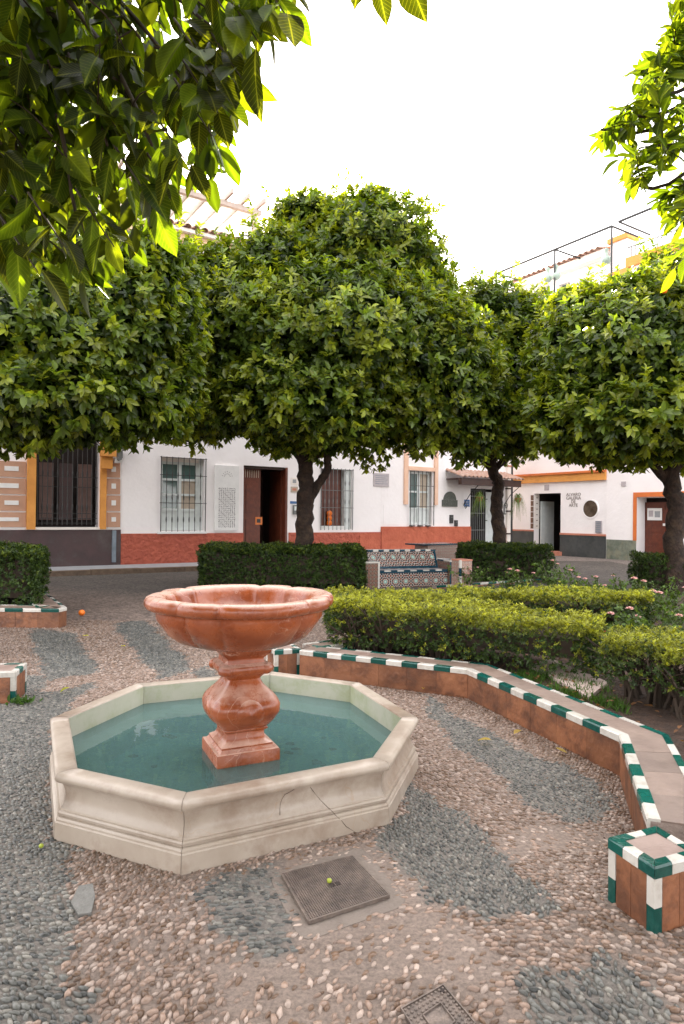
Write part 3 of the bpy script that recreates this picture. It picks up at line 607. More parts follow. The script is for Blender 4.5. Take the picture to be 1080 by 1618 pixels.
def tilebox(t, Q, ztop, nt, firsts=(0, 1, 0, 1), corners=(1, 1, 1, 1), face_n=2):
    c = sum(Q, Vector((0, 0)))/4
    def sh(d):
        n = 4; return mitre(Q, d, True)
    A, B, f0 = sh(-.004), sh(.038), sh(.01); A0 = sh(0)
    mb = MB(); mb.hexa(f0, -.02, ztop-.012); mb.obj('wall_core', M['mortar'], t)
    for i in range(4):
        j = (i+1) % 4; strip_tiles(t, '', A[i], A[j], B[i], B[j], ztop-.042, ztop, nt[i], firsts[i])
        L = (Q[j]-Q[i]).length; e = .036/L
        m = face_n
        for k in range(m):
            u0 = e+(1-2*e)*k/m+.001/L; u1 = e+(1-2*e)*(k+1)/m-.001/L; mb = MB()
            mb.hexa([A0[i].lerp(A0[j], u0), A0[i].lerp(A0[j], u1), f0[i].lerp(f0[j], u1), f0[i].lerp(f0[j], u0)], -.02, ztop-.0435); mb.obj('facing_tile', M['facetile'], t)
        # upright corner strips
        if corners[i]:
            d1 = (Q[j]-Q[i]).normalized()*.036; d2 = (Q[i-1]-Q[i]).normalized()*.036; pr_ = (Q[i]-c).normalized()*.003
            z = ztop-.0435; zz = [(-.02, z*.47, 'tile_g'), (z*.47+.001, z, 'tile_w')]
            for a_, b_, mt in zz:
                mb = MB(); q = [Q[i]+pr_, Q[i]+d1+pr_, Q[i]+d1+d2*.5, Q[i]+d2+pr_]; mb.hexa(q, a_, b_); mb.obj('corner_tile', M[mt], t)
    mids = [(B[0]+B[1])/2, (B[3]+B[2])/2]
    for q in ([B[0], mids[0], mids[1], B[3]], [mids[0], B[1], B[2], mids[1]]):
        cc_ = sum(q, Vector((0, 0)))/4; q = [p+(cc_-p)*.008 for p in q]; mb = MB(); mb.hexa(q, ztop-.03, ztop-.004); mb.obj('coping_tile', M['toptile2'], t)
def ccw(Q):
    a = sum(Q[i].x*Q[(i+1) % 4].y-Q[(i+1) % 4].x*Q[i].y for i in range(4)); return Q if a > 0 else Q[::-1]
def vvv(*p): return [Vector(q) for q in p]
tw = thing('planter_wall', 'low terracotta planter wall with green and white tile edging curving right of the fountain', 'planter wall', (OUT[2].x, OUT[2].y, 0))
lowwall(tw, OUT[1:], .27, ZW, first=1, lgs=((6,),))
# the same wall turning away behind its first pier and along the far side of the bed
q0 = mitre(OUT[1:], .27)[0]
tilebox(tw, ccw([bl, bn, br, bf]), ZW+.004, (3, 3, 3, 3), (0, 0, 0, 0))
pa = Vector(G(434, 1028, ZW)[:2]); pb = Vector(G(474.5, 1025, ZW)[:2]); dv = Vector((-(pb-pa).y, (pb-pa).x)).normalized()*.26
tilebox(tw, ccw([pa, pb, pb+dv, pa+dv]), ZW+.004, (3, 3, 3, 3), (0, 1, 0, 1))
e0 = Vector(G(478, 1016, ZW)[:2]); e1 = Vector(G(562, 1005, ZW)[:2]); e2 = e1+(e1-e0)*1.6
lowwall(tw, [e2, e1, e0][::1], .24, ZW-.003, first=0)
soil = obj('soil', [(x, y, .17+.02*math.sin(3*x)*math.cos(2*y)) for x, y in [tuple(p) for p in mitre(OUT[1:], .2)]+[(2.6, 2.2), (9, 3), (9, 11), (.8, 11), (.3, 7.2)]], [tuple(range(9))], M['soil']); tag(soil, kind='structure')
# ------------------------------------------------------------------ buildings
class Wall:
    def __init__(s, O, ang, flip=1):
        s.O = Vector((O[0], O[1])); s.u = Vector((math.cos(ang), math.sin(ang))); s.n = Vector((s.u.y, -s.u.x)); s.ang = ang
    def wp(s, a, z, off=0.): p = s.O+s.u*a+s.n*off; return (p.x, p.y, z)
    def px(s, x, y, off=0.):
        d = ray(x, y); o = s.O+s.n*off; t = ((o-Vector((0, 0))).dot(s.n))/(d.x*s.n.x+d.y*s.n.y); q = CAM+d*t
        return ((Vector((q.x, q.y))-o).dot(s.u), q.z)
    def rect(s, x0, y0, x1, y1, off=0.):
        xm, ym = (x0+x1)/2, (y0+y1)/2; return s.px(x0, ym, off)[0], s.px(x1, ym, off)[0], s.px(xm, y1, off)[1], s.px(xm, y0, off)[1]
    def box(s, mb, s0, s1, z0, z1, o0, o1):
        V = [s.wp(a, z, o) for o in (o0, o1) for a, z in ((s0, z0), (s1, z0), (s1, z1), (s0, z1))]
        return mb.add(V, [(3, 2, 1, 0), (4, 5, 6, 7), (0, 1, 5, 4), (1, 2, 6, 5), (2, 3, 7, 6), (3, 0, 4, 7)])
    def b(s, name, r, o0, o1, mat, parent=None, **k):
        mb = MB(); s.box(mb, *r, o0, o1); return mb.obj(name, mat, parent, **k)
    def base(s, a, z=0., off=0.): return s.wp(a, z, off)
    def holes(s, mb, s0, s1, z0, z1, hs, depth=.3, off=0.):
        ss = sorted({s0, s1, *[h[0] for h in hs], *[h[1] for h in hs]}); zs = sorted({z0, z1, *[h[2] for h in hs], *[h[3] for h in hs]})
        ss = [a for a in ss if s0 <= a <= s1]; zs = [a for a in zs if z0 <= a <= z1]
        for i in range(len(ss)-1):
            for j in range(len(zs)-1):
                a, z = (ss[i]+ss[i+1])/2, (zs[j]+zs[j+1])/2
                if any(h[0] < a < h[1] and h[2] < z < h[3] for h in hs): continue
                mb.add([s.wp(ss[i], zs[j], off), s.wp(ss[i+1], zs[j], off), s.wp(ss[i+1], zs[j+1], off), s.wp(ss[i], zs[j+1], off)], [(0, 1, 2, 3)])
        for a0, a1, b0, b1 in hs:
            P = [(a0, b0), (a1, b0), (a1, b1), (a0, b1)]
            for k in range(4):
                p, q = P[k], P[(k+1) % 4]; mb.add([s.wp(*p, off), s.wp(*q, off), s.wp(*q, off-depth), s.wp(*p, off-depth)], [(3, 2, 1, 0)])
        return mb
    def shell(s, mb, s0, s1, z1, deep=6., z0=0.):   # sides, back and flat top behind a front wall
        A, B, C_, D = (s.wp(s0, z0), s.wp(s1, z0), s.wp(s1, z0, -deep), s.wp(s0, z0, -deep)); T = [s.wp(s0, z1), s.wp(s1, z1), s.wp(s1, z1, -deep), s.wp(s0, z1, -deep)]
        return mb.add([A, B, C_, D]+T, [(1, 2, 6, 5), (2, 3, 7, 6), (3, 0, 4, 7), (4, 5, 6, 7)])
ANG1 = R(33)
p0 = G(190, 892, .12); W1 = Wall((p0.x, p0.y), ANG1)
def sx(x, y=820): return W1.px(x, y)[0]
ZE = W1.px(300, 372)[1]
SA, SB, SC = -7.5, 0., sx(601, 836); SD = sx(808, 800)
def grille(W, parent, r, nb, hz, off=.02, mat='iron', knots=True, rb=.009):
    s0, s1, z0, z1 = r; g = link(bpy.data.objects.new('window_grille', None)); g.parent = parent; pw = ORI[parent.name]; lo = Vector(W.wp((s0+s1)/2, z0, off)); g.location = lo-pw; ORI[g.name] = lo
    mb = MB(); W.box(mb, s0, s0+.02, z0, z1, off-.01, off+.01); W.box(mb, s1-.02, s1, z0, z1, off-.01, off+.01); mb.obj('side_rail', M[mat], g)
    for z in hz: W.b('cross_bar', (s0-.02, s1+.02, z-.008, z+.008), off-.012, off+.006, M[mat], g)
    # one bar, then copies of it
    b0 = None
    for k in range(nb):
        a = s0+(s1-s0)*(k+1)/(nb+1)
        if b0 is None:
            mb = MB(); zs = [z0, z0+.02]; rs = [rb, rb]
            if knots:
                for q in range(3):
                    zc = z0+(z1-z0)*(.16+.3*q)
                    zs += [zc-.09, zc-.05, zc, zc+.05, zc+.09]; rs += [rb, rb*1.7, rb*2.1, rb*1.7, rb]
            zs += [z1]; rs += [rb]
            p = W.wp(a, 0, off); mb.tube([(p[0], p[1], z) for z in zs], rs, 6)
            b0 = mb.obj('bar', M[mat], g); a0 = a
        else:
            c = b0.copy(); link(c); c.parent = g; d = W.u*(a-a0); c.location = b0.location+Vector((d.x, d.y, 0))
    return g
def house(name, label, W, s0, s1, loc_s): return thing(name, label, 'house', W.wp(loc_s, 0, 0))
# --- ochre house at the left
hA = house('ochre_house', 'house painted in tan and white blocks with a dark brown dado behind the left hedge', W1, SA, SB, -3)
zdA = W1.px(100, 835)[1]; wA = W1.rect(56.5, 690, 156, 833)
mb = MB(); hs = [(wA[0], wA[1], wA[2], 4.3)]; W1.holes(mb, SA, SB-.004, 0, ZE, hs, .35); W1.shell(mb, SA, SB-.004, ZE); mb.obj('wall', M['plaster'], hA)
W1.b('dado', (SA, SB-.004, .0, zdA-.03), .0, .03, M['dado_brown'], hA)
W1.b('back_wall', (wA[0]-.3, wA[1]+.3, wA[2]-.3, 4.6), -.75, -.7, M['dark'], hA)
for k in range(3):
    a = wA[0]+.12+k*(wA[1]-wA[0]-.1)/3; W1.b('shutter_panel', (a, a+(wA[1]-wA[0])/3-.16, wA[2]+.18, wA[2]+1.6), -.34, -.30, M['dado_brown'] if k == 1 else material('brown_shutter', (.16, .09, .075), (.11, .06, .05), 4, .5), hA)
grille(W1, hA, (wA[0]+.04, wA[1]-.04, wA[2]+.05, 3.9), 11, [wA[2]+.1, wA[2]+.22, wA[2]+.34, wA[2]+1.0, wA[2]+1.25, wA[2]+2.1], off=-.05, rb=.012)
W1.b('window_sill', (wA[0]-.1, wA[1]+.12, wA[2]-.06, wA[2]), -.2, .06, M['plaster_ochre'] if 0 else M['canvas'], hA)
for x0, x1 in ((42, 56), (157.5, 167)):
    r = W1.rect(x0, 715, x1, 834); W1.b('pilaster', (r[0], r[1], zdA-.02, 4.4), .0, .09, M['plaster_ochre'], hA)
r = W1.rect(158, 722, 175, 741); W1.b('capital', r, .09, .2, M['plaster_ochre'], hA); r2 = W1.rect(156, 706, 180, 722); W1.b('capital', (r2[0], r2[1], r[3]+.002, r2[3]+.1), .09, .26, M['plaster_ochre'], hA)
for x0, x1, ys in ((-150, 41, (834, 807.5, 780, 752, 724)), (168.5, 189.5, (834, 808.5, 782, 755.5, 729))):
    for j in range(4):
        r = W1.rect(x0, ys[j+1]+1.2, x1, ys[j]-1.2); nn = 3 if x0 < 0 else 1
        for q in range(nn):
            L = (r[1]-r[0])/nn; a0 = r[0]+q*L+(.02 if q else 0)
            rr = (a0, r[0]+(q+1)*L, r[2], r[3]); bk = W1.b('painted_block', rr, .0, .025, M['tan'], hA)
            ins = .16 if x0 < 0 else .11; sh = .16*(j % 2) if nn > 1 else 0
            W1.b('white_inset', (rr[0]+ins+sh, rr[1]-ins, rr[2]+.14, rr[3]-.12), .025, .035, M['white'], bk)
W1.b('drain_pipe', W1.rect(176, 838, 182, 888), .031, .09, M['lead'], hA)
# --- white house in the middle
hB = house('white_house', 'white house with rough red stucco base, open brown door and two grilled windows', W1, SB, SC, 4)
win1 = W1.rect(254.5, 724, 322.5, 838.5); win2 = W1.rect(506, 741, 555.5, 836.5); door = list(W1.rect(384, 737, 453.5, 892)); door[2] = .12
zdB = W1.px(300, 842.5)[1]
mb = MB(); W1.holes(mb, SB, SC, 0, ZE, [win1, win2, tuple(door)], .26); W1.shell(mb, SB, SC, ZE); mb.obj('wall', M['plaster'], hB)
for a0, a1 in ((SB+.002, door[0]-.0), (door[1]+.05, SC-.002)): W1.b('dado', (a0, a1, .0, zdB), .0, .035, M['dado_red'], hB); 
W1.b('dado_patch', W1.rect(567, 843, 598, 870), .035, .05, M['dado_red2'], hB)
def casement(W, parent, r, off, nx_=2, rows=(.0, .30, .52, .74, 1.), side='whitewood'):
    s0, s1, z0, z1 = r; g = link(bpy.data.objects.new('window', None)); g.parent = parent; lo = Vector(W.wp((s0+s1)/2, z0, off)); g.location = lo-ORI[parent.name]; ORI[g.name] = lo
    fw = .07
    mb = MB(); W.box(mb, s0, s0+fw, z0, z1, off-.05, off); W.box(mb, s1-fw, s1, z0, z1, off-.05, off); W.box(mb, s0+fw, s1-fw, z0, z0+fw, off-.05, off); W.box(mb, s0+fw, s1-fw, z1-fw, z1, off-.05, off)
    for k in range(1, nx_): a = s0+(s1-s0)*k/nx_; W.box(mb, a-.055, a+.055, z0+fw, z1-fw, off-.049, off+.012)
    for v in rows[1:-1]: z = z0+(z1-z0)*v; W.box(mb, s0+fw, s1-fw, z-.03, z+.03, off-.047, off-.002)
    mb.obj('frame', M[side], g)
    for k in range(nx_):
        for q in range(len(rows)-1):
            W.b('pane', (s0+(s1-s0)*k/nx_+.05, s0+(s1-s0)*(k+1)/nx_-.05, z0+(z1-z0)*rows[q]+.02, z0+(z1-z0)*rows[q+1]-.02), off-.04, off-.03, M[side] if q == 0 else (M['curtain'] if (q in (1, 2) and k == nx_-1) else M['glass']), g)
    return g
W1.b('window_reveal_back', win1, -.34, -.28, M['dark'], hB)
casement(W1, hB, (win1[0]+.01, win1[1]-.12, win1[2]+.01, win1[3]-.1), -.16)
W1.b('window_reveal_board', (win1[1]-.12, win1[1]-.002, win1[2], win1[3]), -.26, -.14, M['whitewood'], hB); W1.b('blind_box', (win1[0]+.002, win1[1]-.13, win1[3]-.1, win1[3]-.002), -.26, -.12, M['canvas'], hB)
grille(W1, hB, (win1[0]-.03, win1[1]+.03, win1[2]-.02, win1[3]+.02), 7, [win1[2]+.75, win1[2]+1.5, win1[3]], off=.05)
W1.b('window_sill', (win1[0]-.1, win1[1]+.06, win1[2]-.08, win1[2]-.022), .0, .07, M['white'], hB)
W1.b('wooden_shutter', (win2[0]+.1, win2[1]-.26, win2[2]+.12, win2[3]-.002), -.24, -.2, M['wood'], hB)
W1.b('window_reveal_back', win2, -.34, -.26, M['dark'], hB)
for k in range(5): a = win2[0]+.1+k*.135; W1.b('shutter_slat', (a, a+.012, win2[2]+.14, win2[3]-.02), -.2, -.19, M['darkwood'], hB)
W1.b('window_reveal_board', (win2[1]-.25, win2[1]-.002, win2[2], win2[3]), -.25, -.05, M['whitewood'], hB)
W1.b('window_sill', (win2[0]+.001, win2[1]-.26, win2[2]+.001, win2[2]+.11), -.25, .0, M['white'], hB)
grille(W1, hB, (win2[0]-.01, win2[1]+.02, win2[2]-.02, win2[3]+.02), 7, [win2[2]+.68, win2[2]+1.22, win2[3]-.02], off=.04, mat='iron_grey')
# doorway with a hall behind, one leaf folded back
s0, s1, z0, z1 = door
mb = MB(); dd = 1.6
V = [W1.wp(a, z, o) for o in (-.26, -dd) for a, z in ((s0, z0), (s1, z0), (s1, z1), (s0, z1))]
mb.add(V, [(4, 5, 6, 7), (0, 1, 5, 4), (1, 2, 6, 5), (2, 3, 7, 6), (3, 0, 4, 7)]); mb.obj('entrance_hall', M['darkwood'], hB)
W1.b('door_frame', (s0+.001, s0+.06, z0, z1-.002), -.2, -.06, M['wood'], hB); W1.b('door_frame', (s1-.07, s1-.001, z0, z1-.002), -.2, .01, M['wood'], hB); W1.b('door_frame', (s0+.06, s1-.07, z1-.08, z1-.002), -.2, -.05, M['darkwood'], hB)
dl = W1.b('door_leaf', (s0+.06, s0+.60, z0+.01, z1-.09), -.18, -.13, M['wood'], hB)
W1.b('door_panel', (s0+.14, s0+.52, z0+.3, z0+1.2), -.13, -.115, M['wood'], dl); W1.b('door_panel', (s0+.14, s0+.52, z0+1.4, z1-.55), -.13, -.115, M['wood'], dl)
o = W1.b('door_leaf', (s1-.12, s1-.07, z0+.01, z1-.09), -.95, -.2, M['wood'], hB)
W1.b('threshold', (s0, s1, 0, .14), -.26, .05, M['slab'], hB)
for k in range(7): W1.b('fanlight_baluster', (s0+.1+.07*k, s0+.115+.07*k, z1-.34, z1-.12), -.128, -.118, M['curtain'], dl)
W1.b('door_sign_board', W1.rect(403, 817, 414, 829, -.12), -.12, -.112, M['orange_sign'], hB)
W1.b('door_sign_print', W1.rect(405.5, 820, 411.5, 826, -.11), -.111, -.109, M['iron'], hB)
# eave, cornice and roof tiles
W1.b('cornice', (SB, SC, ZE-.28, ZE-.05), .0, .14, M['glare_orange'], hB); W1.b('eave_board', (SB, SC, ZE-.05, ZE+.04), .0, .3, M['canvas'], hB)
def tilerow(W, name, s0, s1, z, o0, o1, parent, pitch=.24, rise=.35, mat='rooftile'):
    mb = MB(); n = int((s1-s0)/pitch)
    for k in range(n):
        a = s0+(k+.5)*pitch; r = pitch*.42; V = []; F = []; m = 6
        for j, (o, zz) in enumerate(((o0, z), (o1, z+rise))):
            for q in range(m+1):
                th = math.pi*q/m; V.append(W.wp(a+r*math.cos(th), zz+r*math.sin(th)*.9, o))
            for q in range(m+1):
                th = math.pi*q/m; V.append(W.wp(a+(r-.018)*math.cos(th), zz+(r-.018)*math.sin(th)*.9, o))
        w2 = 2*(m+1)
        for q in range(m): F += [(q, q+1, w2+q+1, w2+q), (q, m+1+q, m+2+q, q+1)]
        mb.add(V, F)
    o = mb.obj(name, M[mat], parent); tag(o, kind='stuff'); return o
tilerow(W1, 'roof_tiles', SB, SC, ZE+.04, .42, -1.2, hB)
# --- white house with the courtyard gate
hC = house('white_house', 'white house with smooth orange-red base, narrow grilled window and tiled canopy over its iron gate', W1, SC, SD, 9)
win3 = W1.rect(646.5, 745, 682, 829); gate = list(W1.rect(742.5, 772, 775, 868)); gate[2] = .0; gate[1] = sx(791, 800)
zdC = W1.px(670, 832)[1]
mb = MB(); W1.holes(mb, SC+.002, SD, 0, ZE, [win3, tuple(gate)], .5); W1.shell(mb, SC+.002, SD, ZE); mb.obj('wall', M['plaster'], hC)
W1.b('dado', (SC+.004, gate[0]-.0, 0, zdC), .0, .05, M['dado_red2'], hC); W1.b('dado', (gate[1]+.02, sx(800), 0, zdC-.05), .0, .05, M['dado_red2'], hC)
casement(W1, hC, (win3[0]+.01, win3[1]-.01, win3[2]+.01, win3[3]-.01), -.14, 2, (0, .3, .62, 1.)); W1.b('window_reveal_back', win3, -.55, -.48, M['dark'], hC)
grille(W1, hC, (win3[0]-.03, win3[1]+.03, win3[2]-.03, win3[3]), 5, [win3[2]+.62, win3[2]+1.32], off=.08, knots=False, rb=.011)
for k in range(3): a = win3[0]+.35*k*(win3[1]-win3[0]); W1.b('sill_bracket', (a, a+.16, win3[2]-.06, win3[2]-.02), .0, .12, M['iron'], hC)
r = W1.rect(637.5, 700, 643, 797); W1.b('window_pilaster', (r[0], r[1], r[2], r[3]), .0, .07, M['orange_trim'] if 0 else material('faded_orange_paint', (.78, .52, .38), (.72, .45, .31), 4, .7), hC); r2 = W1.rect(685, 700, 690, 798); W1.b('window_pilaster', r2, .0, .07, bpy.data.materials['faded_orange_paint'], hC)
r3 = W1.rect(637, 738, 691, 744); W1.b('window_lintel', (r[1]+.01, r2[0]-.01, r3[2], r3[3]), .0, .075, bpy.data.materials['faded_orange_paint'], hC)
W1.b('meter_door', W1.rect(605, 798, 629, 829), .0, .012, M['plaster'], hC)
W1.b('cornice', (SC+.004, SD, ZE-.28, ZE-.05), .0, .14, M['orange_trim'], hC); W1.b('eave_board', (SC+.004, SD, ZE-.05, ZE+.04), .0, .3, M['canvas'], hC); tilerow(W1, 'roof_tiles', SC, SD, ZE+.04, .42, -1.2, hC)
# gate: a dark courtyard behind, an iron leaf of bars, a pale inner post
s0, s1, z0, z1 = gate
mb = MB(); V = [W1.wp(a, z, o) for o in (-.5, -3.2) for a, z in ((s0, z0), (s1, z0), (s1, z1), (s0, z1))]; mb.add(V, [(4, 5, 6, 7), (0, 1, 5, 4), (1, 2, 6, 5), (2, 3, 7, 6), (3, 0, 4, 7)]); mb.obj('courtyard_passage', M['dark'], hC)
gt = link(bpy.data.objects.new('gate', None)); gt.parent = hC; lo = Vector(W1.wp(s0, z0, -.2)); gt.location = lo-ORI[hC.name]; ORI[gt.name] = lo
sg = s0+(s1-s0)*.60
mb = MB(); W1.box(mb, s0+.01, s0+.05, z0+.05, z1-.05, -.22, -.18); W1.box(mb, sg-.04, sg, z0+.05, z1-.05, -.22, -.18); W1.box(mb, s0+.05, sg-.04, z1-.1, z1-.05, -.22, -.18); W1.box(mb, s0+.05, sg-.04, z0+.05, z0+.35, -.215, -.19); mb.obj('gate_frame', M['iron'], gt)
for k in range(9): a = s0+.09+k*(sg-s0-.18)/8; W1.b('gate_bar', (a-.012, a+.012, z0+.35, z1-.1), -.212, -.188, M['iron_grey'], gt)
for k in range(3): W1.b('gate_bar', (s0+.05, sg-.04, z0+.95+k*.62, z0+.98+k*.62), -.186, -.178, M['iron_grey'], gt)
W1.b('door_leaf', (sg+.2, s1-.05, z0+.02, z1-.1), -.42, -.36, M['whitewood'], hC)
mb = MB(); W1.box(mb, sg+.03, sg+.06, z0, z1, -.3, -.26); [W1.box(mb, sg+.06, sg+.2, z0+.5+.8*k, z0+.53+.8*k, -.3, -.27) for k in range(3)]; mb.obj('inner_gate_frame', M['iron'], hC)
# canopy of clay tiles on a dark beam with scrolled iron brackets
cn_ = W1.rect(727, 757, 821, 768, .5); cz = W1.px(735, 766, .7)[1]
cy_ = link(bpy.data.objects.new('canopy', None)); cy_.parent = hC; lo = Vector(W1.wp(cn_[0], cz, 0)); cy_.location = lo-ORI[hC.name]; ORI[cy_.name] = lo
cs0, cs1 = W1.px(728, 762, .75)[0], W1.px(822, 768, .75)[0]
W1.b('beam', (cs0, cs1, cz, cz+.2), .62, .78, M['darkwood'], cy_); W1.b('soffit_board', (cs0, cs1, cz+.2, cz+.235), .0, .8, M['darkwood'], cy_)
tilerow(W1, 'canopy_tiles', cs0-.05, cs1+.05, cz+.25, .9, .0, cy_, .19, .28)
for xb in (733, 797):
    a = W1.px(xb, 800, .05)[0]; zb = W1.px(xb, 797, .05)[1]
    mb = MB(); mb.tube([W1.wp(a, zb, .03), W1.wp(a+.03, zb+.35, .3), W1.wp(a+.05, cz, .68)], .014, 6)
    sc_ = [W1.wp(a, zb-.05+.09*math.sin(t_), .12-.1*math.cos(t_)*(1-t_/9)) for t_ in np.linspace(0, 6.5, 14)]; mb.tube(sc_, .011, 5)
    mb.obj('scroll_bracket', M['iron'], cy_)
# tiled corner post at the end
for k in range(5):
    z_ = k*.85; rr = (sx(798, 800), SD-.16, z_+.002, z_+.80); W1.b('corner_pier', rr, .0, .10, M['canvas'], hC); W1.b('pier_band', (rr[0]-.02, rr[1]+.002, z_+.802, z_+.848), .0, .13, M['moulding'] if k > 2 else M['darkwood'], hC)
W1.b('drain_pipe', (SD-.14, SD-.04, 0, 4.6), .0, .09, M['iron'], hC)
# --- gallery at the right, turned towards the square
ANG2 = -R(57); W2 = Wall((7.1, 27.0), ANG2)
ge = W2.px(958, 800)[0]; ZE2 = W2.px(831, 446)[1]; g0 = W2.px(806, 800)[0]-6.  # left end of the wall extended out of sight to block a sun strip
hD = house('gallery_house', 'white gallery building with dark slate base, open doorway and round porthole', W2, 0, ge, 2)
dr = list(W2.rect(843, 779.5, 885, 872)); dr[2] = 0; zc2 = W2.px(900, 760)[1]; zd2 = W2.px(920, 846)[1]; zd2b = W2.px(825, 839)[1]
upw = [W2.rect(847, 452, 868, 500), W2.rect(882, 447, 900, 500), W2.rect(915, 440, 935, 500)]
mb = MB(); W2.holes(mb, g0, ge, 0, ZE2, [tuple(dr)]+upw, .3); W2.shell(mb, g0, ge, ZE2); mb.obj('wall', M['plaster'], hD)
for r in upw: W2.b('window_pane', r, -.3, -.22, M['glass'], hD); W2.b('window_mullion', ((r[0]+r[1])/2-.03, (r[0]+r[1])/2+.03, r[2], r[3]), -.22, -.16, M['whitewood'], hD)
mb = MB(); V = [W2.wp(a, z, o) for o in (-.3, -2.6) for a, z in ((dr[0], dr[2]), (dr[1], dr[2]), (dr[1], dr[3]), (dr[0], dr[3]))]; mb.add(V, [(4, 5, 6, 7), (0, 1, 5, 4), (1, 2, 6, 5), (2, 3, 7, 6), (3, 0, 4, 7)]); mb.obj('entrance_hall', M['dark'], hD)
W2.b('dado', (g0, dr[0], 0, zd2b), .0, .03, M['dado_slate'], hD); W2.b('dado', (dr[1], ge, 0, zd2), .0, .03, M['dado_slate'], hD)
W2.b('dado_moulding', (g0, dr[0], zd2b, zd2b+.06), .0, .06, M['moulding'], hD); W2.b('dado_moulding', (dr[1], ge, zd2, zd2+.07), .0, .06, M['moulding'], hD)
W2.b('doorstep', (dr[0]-.1, dr[1]+.1, 0, .15), -.3, .25, M['moulding'], hD)
nt_ = 6; zt0 = zd2b+.1
for k in range(nt_):
    za = zt0+k*(dr[3]-.05-zt0)/nt_; zb_ = zt0+(k+1)*(dr[3]-.05-zt0)/nt_; mb = MB(); W2.box(mb, dr[0]+.002, dr[0]+.02, za+.01, zb_-.01, -.29, -.01); o = mb.obj('reveal_tile', M['canvas'], hD)
    W2.b('tile_motif', (dr[0]+.02, dr[0]+.024, za+.10, zb_-.10), -.20, -.10, M['azu2'], o)
    W2.b('reveal_tile', (dr[0]-.16, dr[0]-.02, za+.01, zb_-.01), .0, .012, M['azu2'], hD)
W2.b('door_leaf', (dr[0]+.05, dr[0]+.09, .15, dr[3]-.3), -1.1, -.32, M['whitewood'], hD)
W2.b('cornice', (g0, ge, zc2-.02, zc2+.26), .0, .12, M['plaster_ochre'], hD); W2.b('cornice', (g0, ge, zc2+.262, zc2+.34), .0, .2, M['orange_trim'], hD)
W2.b('eave_board', (g0+6.2, ge, ZE2-.25, ZE2-.002), .0, .35, M['canvas'], hD); tilerow(W2, 'roof_tiles', g0+6.2, ge, ZE2, .5, -1.5, hD, .24, .5)
def ring(W, sc, zc, r0, r1, o0, o1, n=24):
    mb = MB(); V = []; F = []
    for o in (o0, o1):
        for r in (r0, r1):
            for k in range(n): t = 2*math.pi*k/n; V.append(W.wp(sc+r*math.cos(t), zc+r*math.sin(t), o))
    for k in range(n):
        j = (k+1) % n; F += [(k, n+k, n+j, j), (2*n+k, 2*n+j, 3*n+j, 3*n+k), (n+k, 3*n+k, 3*n+j, n+j), (k, j, 2*n+j, 2*n+k)]
    return mb.add(V, F)
ps, pz_ = W2.px(932.5, 804); pr_ = .36
ring(W2, ps, pz_, pr_*.86, pr_, .0, .03).obj('porthole_rim', M['plaster'], hD)
mb = MB(); n = 24; V = [W2.wp(ps+pr_*.87*math.cos(2*math.pi*k/n), pz_+pr_*.87*math.sin(2*math.pi*k/n), .006) for k in range(n)]; mb.add(V, [tuple(range(n))]); mb.obj('porthole_glass', material('brown_dim_glass', (.06, .04, .025), (.16, .12, .09), 2.5, .15), hD)
def wallthing(name, label, cat, W, r, o0, o1, mat, group=None, extra=None):
    lo = W.wp((r[0]+r[1])/2, r[2], o0); t = thing(name, label, cat, lo, group); return t
def text(body, W, sc, zc, size, off, mat, parent, name='lettering'):
    cu = bpy.data.curves.new(name, 'FONT'); cu.body = body; cu.size = size; cu.extrude = .004; cu.align_x = 'CENTER'; cu.align_y = 'CENTER'; cu.materials.append(mat)
    tmp = bpy.data.objects.new('lettering', cu); me = bpy.data.meshes.new_from_object(tmp); bpy.data.objects.remove(tmp); bpy.data.curves.remove(cu)
    o = link(bpy.data.objects.new(name, me)); p = Vector(W.wp(sc, zc, off)); o.parent = parent; o.location = p-ORI[parent.name]; o.rotation_euler = (math.pi/2, 0, W.ang); return o
r = W2.rect(898, 778, 914, 800); t = thing('gallery_lettering', 'four lines of dark letters reading as a gallery name on the white wall', 'sign', W2.wp((r[0]+r[1])/2, r[2], 0))
for k, s_ in enumerate(('ALVARO', 'GALERIA', 'DE', 'ARTE')): text(s_, W2, W2.px(905.5, 790)[0], W2.px(905.5, 781.5+5.7*k)[1], .17, .006, material('grey_letters', (.22, .17, .15), (.2, .16, .14), 5, .6) if k == 0 else bpy.data.materials['grey_letters'], t)
o = W2.b('painting', W2.rect(874, 798, 885, 822, -1.6), -1.65, -1.6, M['posterblue'], loc=W2.wp(dr[1]-.5, 1, -1.6)); tag(o, 'turquoise painting glimpsed inside the dark gallery doorway', 'painting')
t = thing('wall_vent', 'grey louvred box low on the white gallery wall', 'vent', W2.wp(*W2.px(946, 842), 0)); r = W2.rect(941, 823, 951, 842); W2.b('box', r, .0, .05, M['greystone'], t)
for k in range(6): z = r[2]+(r[3]-r[2])*(k+.5)/6; W2.b('louvre', (r[0]+.03, r[1]-.03, z-.02, z+.02), .05, .062, M['lead'], t)
r = W2.rect(860, 766, 867, 775); o = W2.b('tile_plaque', r, .0, .02, M['greystone'], loc=W2.wp((r[0]+r[1])/2, r[2], 0)); tag(o, 'small pale square plaque on the wall above the gallery doorway', 'plaque')
